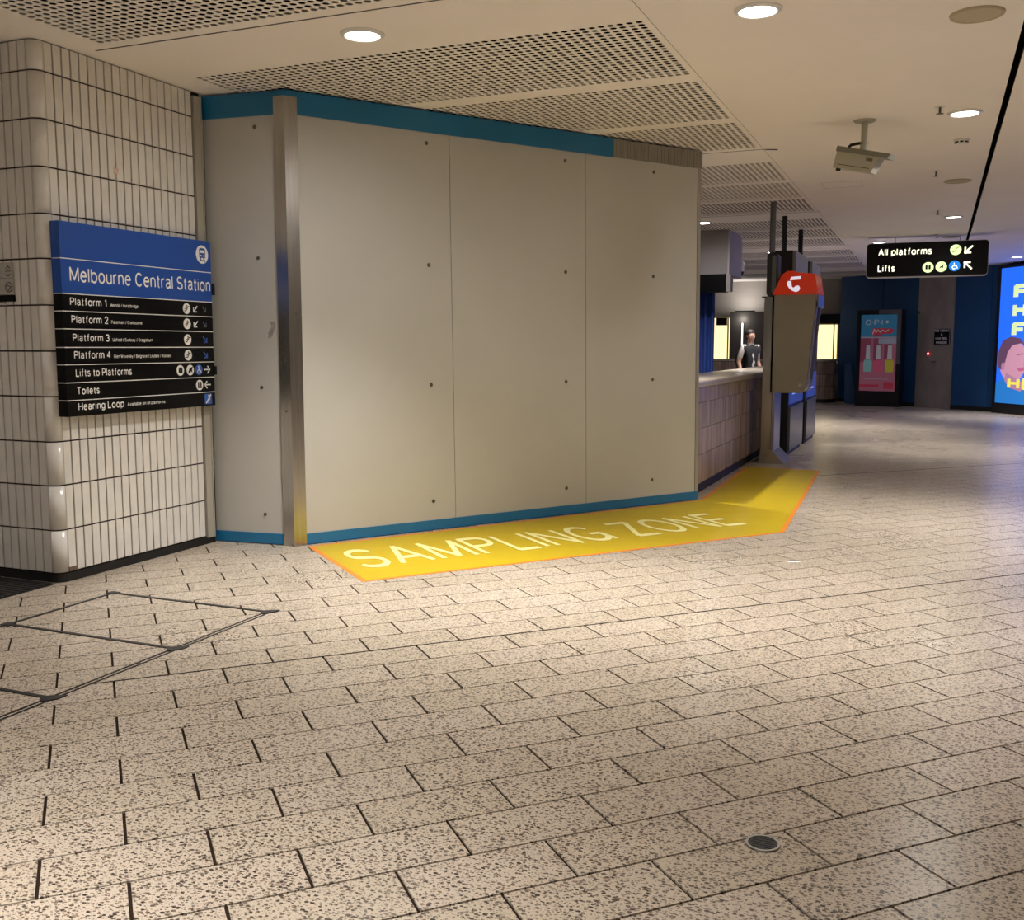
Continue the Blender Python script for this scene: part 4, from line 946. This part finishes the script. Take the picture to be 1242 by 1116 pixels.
tag(MB().box(a.x - .05, b.x + .12, 27.0, 27.18, onY(1000, 393, 27).z, onY(1000, 381, 27).z).build('counter_display', 'signblack'), 'black display box above the right lit ticket window', 'display')
a, b = lit_window(866, 386, 885.5, 441, 27.2, 'yellow lit ticket window beside the blue curtain', 2)
p0, p1 = onY(868.5, 385.5, 26.9), onY(881, 394.5, 26.9)
tag(MB().box(p0.x, p1.x, 26.95, 27.2, p1.z, p0.z).build('counter_display', 'signblack'), 'black display box hanging in front of the lit window beside the curtain', 'display')
p0, p1 = onY(885.5, 378.5, 27.0), onY(928, 447, 27.0)
wd = struct(MB().box(p0.x, p1.x + .3, 27.0, 27.6, 0, p0.z).build('wall_recess', 'wallgrey2'))
tl = onY(900.5, 392, 26.95)
tb_ = root('wall_lamp', (tl.x, 26.97, 1.45), 'slim vertical white light tube on the dark wall behind the person', 'lamp')
MB().tube((tl.x, 26.95, 1.42), (tl.x, 26.95, tl.z), .016, n=10).build('tube', 'tube', tb_)
MB().box(tl.x - .03, tl.x + .03, 26.965, 27.0, 1.40, tl.z + .02).build('holder', 'rivet', tb_)
ul = bpy.data.lights.new('tube_glow', 'POINT'); ul.energy = 2.2; ul.color = (1, .95, .88); ul.shadow_soft_size = .05
uo = bpy.data.objects.new('tube_glow', ul); COL.objects.link(uo); uo.parent = tb_; uo.location = (0, -.12, tl.z - 1.35)
wl = onY(905, 372, 27.45)
wlamp = root('wall_washer', (wl.x, 27.45, wl.z - .1), 'small uplight on top of the dark wall behind the person', 'lamp')
MB().box(wl.x - .25, wl.x + .25, 27.25, 27.4, p0.z, p0.z + .04).build('fitting', 'black', wlamp)
ul = bpy.data.lights.new('washer_glow', 'AREA'); ul.energy = 7; ul.size = .5; ul.color = (1, .95, .9)
uo = bpy.data.objects.new('washer_glow', ul); COL.objects.link(uo); uo.parent = wlamp; uo.location = (0, -.25, p0.z + .06 - wl.z + .1); uo.rotation_euler = (R(180 - 25), 0, 0)
# slanted blue fabric by the rounded counter end
sp = MB(); q0, q1, q2, q3 = onY(1024.5, 441, 25.95), onY(1031, 441, 25.95), onY(1040, 490, 25.95), onY(1024.5, 489, 25.95)
sp.prism([q3, q2, q1, q0], (0, -.04, 0)); tag(sp.build('blue_drape', 'wallblue'), 'slanting blue drape at the rounded end of the far counter', 'drape')

# ================================================================== POSTER LIGHTBOX
pb0 = fl(1037, 491); pbd = Vector((1.0, -.30, 0)).normalized(); pbn = Vector((pbd.y, -pbd.x, 0))
pb0 = Vector((-1.765, 25.25, 0))
PW = 1.02; PH = 2.24
pk = root('poster_lightbox', pb0 + pbd * PW / 2, 'black floor-standing poster lightbox showing nail polish bottles', 'advert')
MB().obox(pb0, pbd * PW, -pbn * .28, (0, 0, PH)).build('case', 'lightboxframe', pk)
fp = Frame(pb0 + pbn * .002, pbd, (0, 0, 1), pbn)
fm = MB()
for u0, v0, u1, v1 in ((.0, .10, .09, PH), (PW - .09, .10, PW, PH), (.09, PH - .11, PW - .09, PH), (.09, .10, PW - .09, .36)): fm.prism([fp.p(u, v) for u, v in ((u0, v0), (u1, v0), (u1, v1), (u0, v1))], pbn * .03)
fm.build('frame', 'lightboxframe', pk)
mm = MB(); mm.prism([fp.p(u, v, .03) for u, v in ((PW - .09, 1.0), (PW, 1.0), (PW, PH), (PW - .09, PH))], pbn * .003); mm.prism([fp.p(u, v, .03) for u, v in ((.5, PH - .10), (PW - .09, PH - .10), (PW - .09, PH), (.5, PH))], pbn * .003); mm.build('pale_edge', mat('pale_frame', (.12, .115, .12), .45), pk)  # paler strips along the right and top of the frame
def em(name, c, s): return mat(name, tuple(x * .3 for x in c), .5, emis=c, estr=s)
PS = .12
U0, U1, V0, V1 = .09, PW - .09, .36, PH - .11
def pr(u, v): return U0 + (U1 - U0) * u, V0 + (V1 - V0) * v
def prect(mb, a, b, c, d, w): f_poly(mb, fp, [pr(a, b), pr(c, b), pr(c, d), pr(a, d)], w)
ps_ = MB(); prect(ps_, 0, .70, 1, 1, .004); ps_.build('poster_sky', em('poster_blue', (.05, .27, .48), PS), pk)
ps_ = MB(); prect(ps_, 0, 0, 1, .70, .004); ps_.build('poster_ground', em('poster_pink', (.52, .16, .24), PS), pk)
crim = em('poster_crimson', (.34, .07, .13), PS)
for a in ((.0, .38, .30, .70), (.36, .40, .60, .74), (.66, .42, .86, .66)): ps_ = MB(); prect(ps_, *a, .006); ps_.build('poster_block', crim, pk)
pale = em('poster_pale', (.42, .42, .52), PS)
for a in ((.0, .695, 1, .712, .007), (.1, .155, .8, .162, .007), (.5, .62, 1, .69, .0065)): ps_ = MB(); prect(ps_, *a); ps_.build('poster_stripe', pale, pk)
ps_ = MB(); f_poly(ps_, fp, [pr(.30, .735), pr(.85, .755), pr(.92, .79), pr(.85, .82), pr(.35, .825), pr(.28, .78)], .007); pred = em('poster_red', (.62, .05, .10), PS); ps_.build('poster_banner', pred, pk)
for a in ((0, .05, .55, .085, .007), (.68, .03, .95, .12, .007)): ps_ = MB(); prect(ps_, *a); ps_.build('poster_block', pred, pk)
ps_ = MB(); f_line(ps_, fp, [pr(.33, .75), pr(.37, .81), pr(.42, .77), pr(.47, .80), pr(.54, .77), pr(.6, .80), pr(.68, .775), pr(.76, .80)], .022, .009); ps_.build('poster_scrawl', em('poster_cream', (.75, .66, .60), PS), pk)
pwh = em('poster_white', (.62, .62, .66), PS)
prt('poster_lettering', pwh, pk, f_text, fp, 'O\u00b7P\u00b7I', pr(.12, 0)[0], pr(0, .865)[1], .125, width=.40, w=.007, wt=.12); prt('poster_star', pwh, pk, f_disc, fp, *pr(.72, .905), .035, .007, 10)
for u in (.22, .51, .82): prt('poster_cap', pwh, pk, f_poly, fp, [pr(u - .065, .42), pr(u + .065, .42), pr(u + .05, .60), pr(u - .05, .60)], .009)
for i, (u, c) in enumerate(((.22, (.30, .55, .56)), (.51, (.72, .12, .22)), (.82, (.62, .55, .06)))):
    q = MB(); f_poly(q, fp, [pr(u - .11, .25), pr(u + .11, .25), pr(u + .12, .36), pr(u + .10, .41), pr(u - .10, .41), pr(u - .12, .36)], .010); q.build('poster_bottle', em('poster_bottle_%d' % i, c, PS), pk)

# ================================================================== STEEL SERVICE DOOR
DA = FW0 + fd * 2.43; DW = .97
dr_ = struct(MB().obox(DA + fnrm * .004, fd * DW, fnrm * .03, (0, 0, ZC - .004)).build('door_1', 'steeldoor'))
fdr = Frame(DA + fnrm * .034, fd, (0, 0, 1), fnrm)
def dpart(name, u0, v0, u1, v1, m_, t=.008):
    q = MB(); q.prism([fdr.p(u, v) for u, v in ((u0, v0), (u1, v0), (u1, v1), (u0, v1))], fnrm * t); return q.build(name, m_, dr_)
dpart('upper_panel', .01, 2.16, DW - .01, ZC - .02, 'steeldoor', .006)
dpart('door_leaf', .05, 1.06, .40, 2.13, 'steeldoor', .006)
dpart('lower_panel', .01, .02, DW - .01, 1.04, 'steeldoor', .006)
dpart('hinge', .01, 2.14, .05, 2.20, 'rivet', .02)
nt_ = dpart('notice', .46, 1.42, .91, 1.80, 'signblack', .012)
q = MB(); fn_ = Frame(DA + fnrm * .046, fd, (0, 0, 1), fnrm)
for u0, v0, u1, v1 in ((.47, 1.43, .90, 1.435), (.47, 1.785, .90, 1.79), (.47, 1.43, .476, 1.79), (.894, 1.43, .90, 1.79)): f_rect(q, fn_, u0, v0, u1, v1)
q.build('notice_border', 'print', nt_); q = MB()
for tx_, u_, v_, w_ in (('FIRE', .49, 1.72, .12), ('HYDRANT', .64, 1.72, .24), ('&', .66, 1.64, .05), ('HOSE', .52, 1.55, .15), ('REEL', .70, 1.55, .145), ('INSIDE', .54, 1.46, .30)): prt('notice_lettering', 'print', nt_, f_text, fn_, tx_, u_, v_, .05, width=w_, wt=.19)
q = MB(); p = fdr.p(.35, 1.23, 0); q.tube(p, p + fnrm * .03, .05, n=14); bt_ = q.build('alarm_button', mat('alarm_red', (.5, .02, .02), .4, emis=(.8, .02, .02), estr=.25), dr_)
q = MB(); q.tube(p + fnrm * .03, p + fnrm * .036, .022, n=12); q.build('button_lamp', mat('alarm_lamp', (.9, .7, .7), .4, emis=(1, .75, .75), estr=1.5), bt_)
q = MB(); p = fdr.p(.46, 1.05); q.tube(p, p + fnrm * .05, .012, n=8); q.tube(p + fnrm * .05, p + fnrm * .05 + fd * .12, .012, n=8); q.build('door_handle', 'drainmetal', dr_)

# ================================================================== VIDEO SCREEN
V0_ = SW0 + sd * .06 + snrm * .02
VW, VZ0, VZ1 = 5.2, .10, 3.06
vs = root('video_screen', V0_ + sd * VW / 2, 'huge bright blue video screen at the right edge of the picture', 'screen')
MB().obox(V0_, sd * VW, snrm * .22, UP * VZ1).build('case', 'lightboxframe', vs)
fv = Frame(V0_ + snrm * .222 + UP * .0, sd, (0, 0, 1), snrm)
SE = .62
q = MB(); f_rect(q, fv, .10, .22, VW - .1, VZ1 - .05); q.build('picture', mat('screen_blue_picture', (.01, .05, .2), .3, emis=(.02, .18, 1.45), estr=SE), vs)
q = MB(); f_poly(q, fv, [(.10, .22), (.10, .62), (.35, .78), (.75, .62), (1.2, .70), (1.9, .45), (2.4, .22)], .003); q.build('picture_jacket', em('screen_jacket', (.02, .20, .62), SE), vs)
# blurred face in the picture: head, hair, ear, chin
q = MB(); f_disc(q, fv, .58, 1.10, .40, .005, 24, 1.12); q.build('picture_face', em('screen_face', (.62, .30, .42), SE), vs)
q = MB(); f_poly(q, fv, [(.12, 1.02), (.14, 1.30), (.26, 1.52), (.50, 1.60), (.78, 1.56), (.93, 1.42), (.80, 1.46), (.55, 1.42), (.42, 1.28), (.36, 1.08), (.28, .92), (.20, .92)], .007); q.build('picture_hair', em('screen_hair', (.13, .06, .12), SE), vs)
shd = em('screen_shade', (.45, .22, .36), SE)
prt('picture_ear', shd, vs, f_disc, fv, .30, .98, .055, .009, 12, 1.6); prt('picture_jaw', shd, vs, f_poly, fv, [(.40, .85), (.80, .72), (.98, .60), (.85, .48), (.50, .55), (.36, .70)], .006)
prt('picture_mouth', em('screen_mouth', (.55, .12, .25), SE), vs, f_poly, fv, [(.72, .95), (.92, .98), (.94, .91), (.78, .89)], .009)
brw = em('screen_brow', (.28, .12, .2), SE)
prt('picture_brow', brw, vs, f_line, fv, [(.70, 1.22), (.88, 1.25)], .02, .009); prt('picture_nose', brw, vs, f_line, fv, [(.93, 1.22), (.98, 1.06), (.90, 1.04)], .015, .009)
ltr = em('screen_letters', (.80, .95, .50), SE)
for tx_, v_, w_ in (('FI', 2.36, .66), ('H', 1.98, .42), ('FI', 1.59, .66)): prt('picture_lettering', ltr, vs, f_text, fv, tx_, .50, v_, .30, width=w_, w=.006, wt=.27)
prt('picture_caption', em('screen_caption', (.95, .80, .12), SE), vs, f_text, fv, 'HE', .46, .52, .24, width=.75, w=.011, wt=.24)

# ================================================================== PERSON BEHIND THE COUNTER
PY = 19.6
pc = onY(909.5, 430, PY); HT = onY(909.5, 401.0, PY).z
k = HT / 1.75
face_dir = Vector((.75, -.66, 0)).normalized()     # looks to the right and towards the camera
sidev = Vector((-face_dir.y, face_dir.x, 0))
J = []; E_ = []; RR = []
def jn(f, s, z, r, parent=None, ry=None):
    J.append(Vector((pc.x, PY, 0)) + (face_dir * f + sidev * s) * k + UP * z * k); RR.append((r * k, (ry or r) * k))
    if parent is not None: E_.append((parent, len(J) - 1))
    return len(J) - 1
pel = jn(0, 0, .95, .135, None, .155); wst = jn(.005, 0, 1.12, .115, pel, .145); cst = jn(.01, 0, 1.30, .125, wst, .175); nk0 = jn(.0, 0, 1.45, .075, cst, .09); nk = jn(.01, 0, 1.52, .052, nk0); hd0 = jn(.03, 0, 1.60, .082, nk, .070); hd1 = jn(.02, 0, 1.68, .085, hd0, .074)
jn(.0, 0, 1.735, .05, hd1)
for s in (-1, 1):
    sh = jn(-.01, s * .17, 1.42, .068, cst); el = jn(-.05, s * .235, 1.14, .048, sh); wr = jn(.06, s * .25, .92, .034, el); ha = jn(.09, s * .25, .83, .036, wr, .022); jn(.115, s * .245, .76, .020, ha)
    jn(.13, s * .225, .86, .012, ha)
    hp = jn(0, s * .09, .88, .095, pel); kn_ = jn(.02, s * .10, .49, .062, hp); an = jn(-.02, s * .10, .09, .045, kn_); jn(.13, s * .115, .035, .035, an)
me = bpy.data.meshes.new('body'); me.from_pydata([p - Vector((pc.x, PY, 0)) for p in J], E_, [])
po_ = bpy.data.objects.new('tmp', me); COL.objects.link(po_)
sk = po_.modifiers.new('s', 'SKIN'); sk.use_smooth_shade = True
for i, d in enumerate(me.skin_vertices[0].data): d.radius = RR[i]; d.use_root = (i == pel)
po_.modifiers.new('ss', 'SUBSURF').levels = 2
dg = bpy.context.evaluated_depsgraph_get(); dg.update()
bmesh_ = bpy.data.meshes.new_from_object(po_.evaluated_get(dg)); bmesh_.name = 'body'
bpy.data.objects.remove(po_)
for n_ in ('skin', 'vest', 'shirt', 'hair'): bmesh_.materials.append(M[n_])
mi = []
for p in bmesh_.polygons:
    c = p.center; z = c.z / k; s = c.dot(sidev) / k; f = c.dot(face_dir) / k
    arm = abs(s) > .165 + .03 * (1.42 - z) and .7 < z < 1.46
    if z > 1.50: m_ = 0
    elif arm: m_ = 2 if z > 1.22 else 0
    elif z < .9: m_ = 1
    else: m_ = 2 if (f > .05 and abs(s - .0) < .025 and z < 1.28) or (z > 1.46) else 1
    mi.append(m_)
bmesh_.polygons.foreach_set('material_index', mi); bmesh_.polygons.foreach_set('use_smooth', [True] * len(mi))
pers = root('person', (pc.x, PY, 0), 'dark-haired person in a black vest with bare arms standing behind the counter, looking right', 'person')
bo_ = bpy.data.objects.new('body', bmesh_); COL.objects.link(bo_); place(bo_, pers, (pc.x, PY, 0))
hc_ = Vector((pc.x, PY, 0)) + UP * 1.665 * k
hr = MB()
hr.ell(hc_ - face_dir * .018 * k + UP * .035 * k, .098 * k, .098 * k, .082 * k); hr.ell(hc_ - face_dir * .055 * k - UP * .03 * k, .062 * k, .075 * k, .09 * k)
hr.build('hair', 'hair', pers, smooth=True)
fc_ = MB(); nb = hc_ + face_dir * .105 * k - UP * .045 * k
fc_.prism([nb - sidev * .012, nb + sidev * .012, nb + UP * .045 - face_dir * .015], face_dir * .022); fc_.build('nose', 'skin', pers)
ey = MB()
for s in (-1, 1): ey.ell(hc_ + face_dir * .098 * k + sidev * s * .032 * k - UP * .012 * k, .010, .010, .007, 8, 6)
ey.build('eyes', 'hair', pers)
mo = MB().ell(hc_ + face_dir * .098 * k - UP * .085 * k, .018, .022, .006, 8, 6); mo.build('mouth', mat('lips', (.30, .12, .10), .5), pers)
er = MB()
for s in (-1, 1): er.ell(hc_ + sidev * s * .078 * k - UP * .02 * k, .014, .014, .028, 8, 6)
er.build('ears', 'skin', pers)
bp_ = MB(); bc = Vector((pc.x, PY, 0)) - face_dir * .265 * k + UP * 1.18 * k
bp_.ell(bc, .12 * k, .12 * k, .22 * k, 14, 10); tag(bp_.build('backpack', 'vest', smooth=True), 'black backpack worn by the person behind the counter', 'bag')
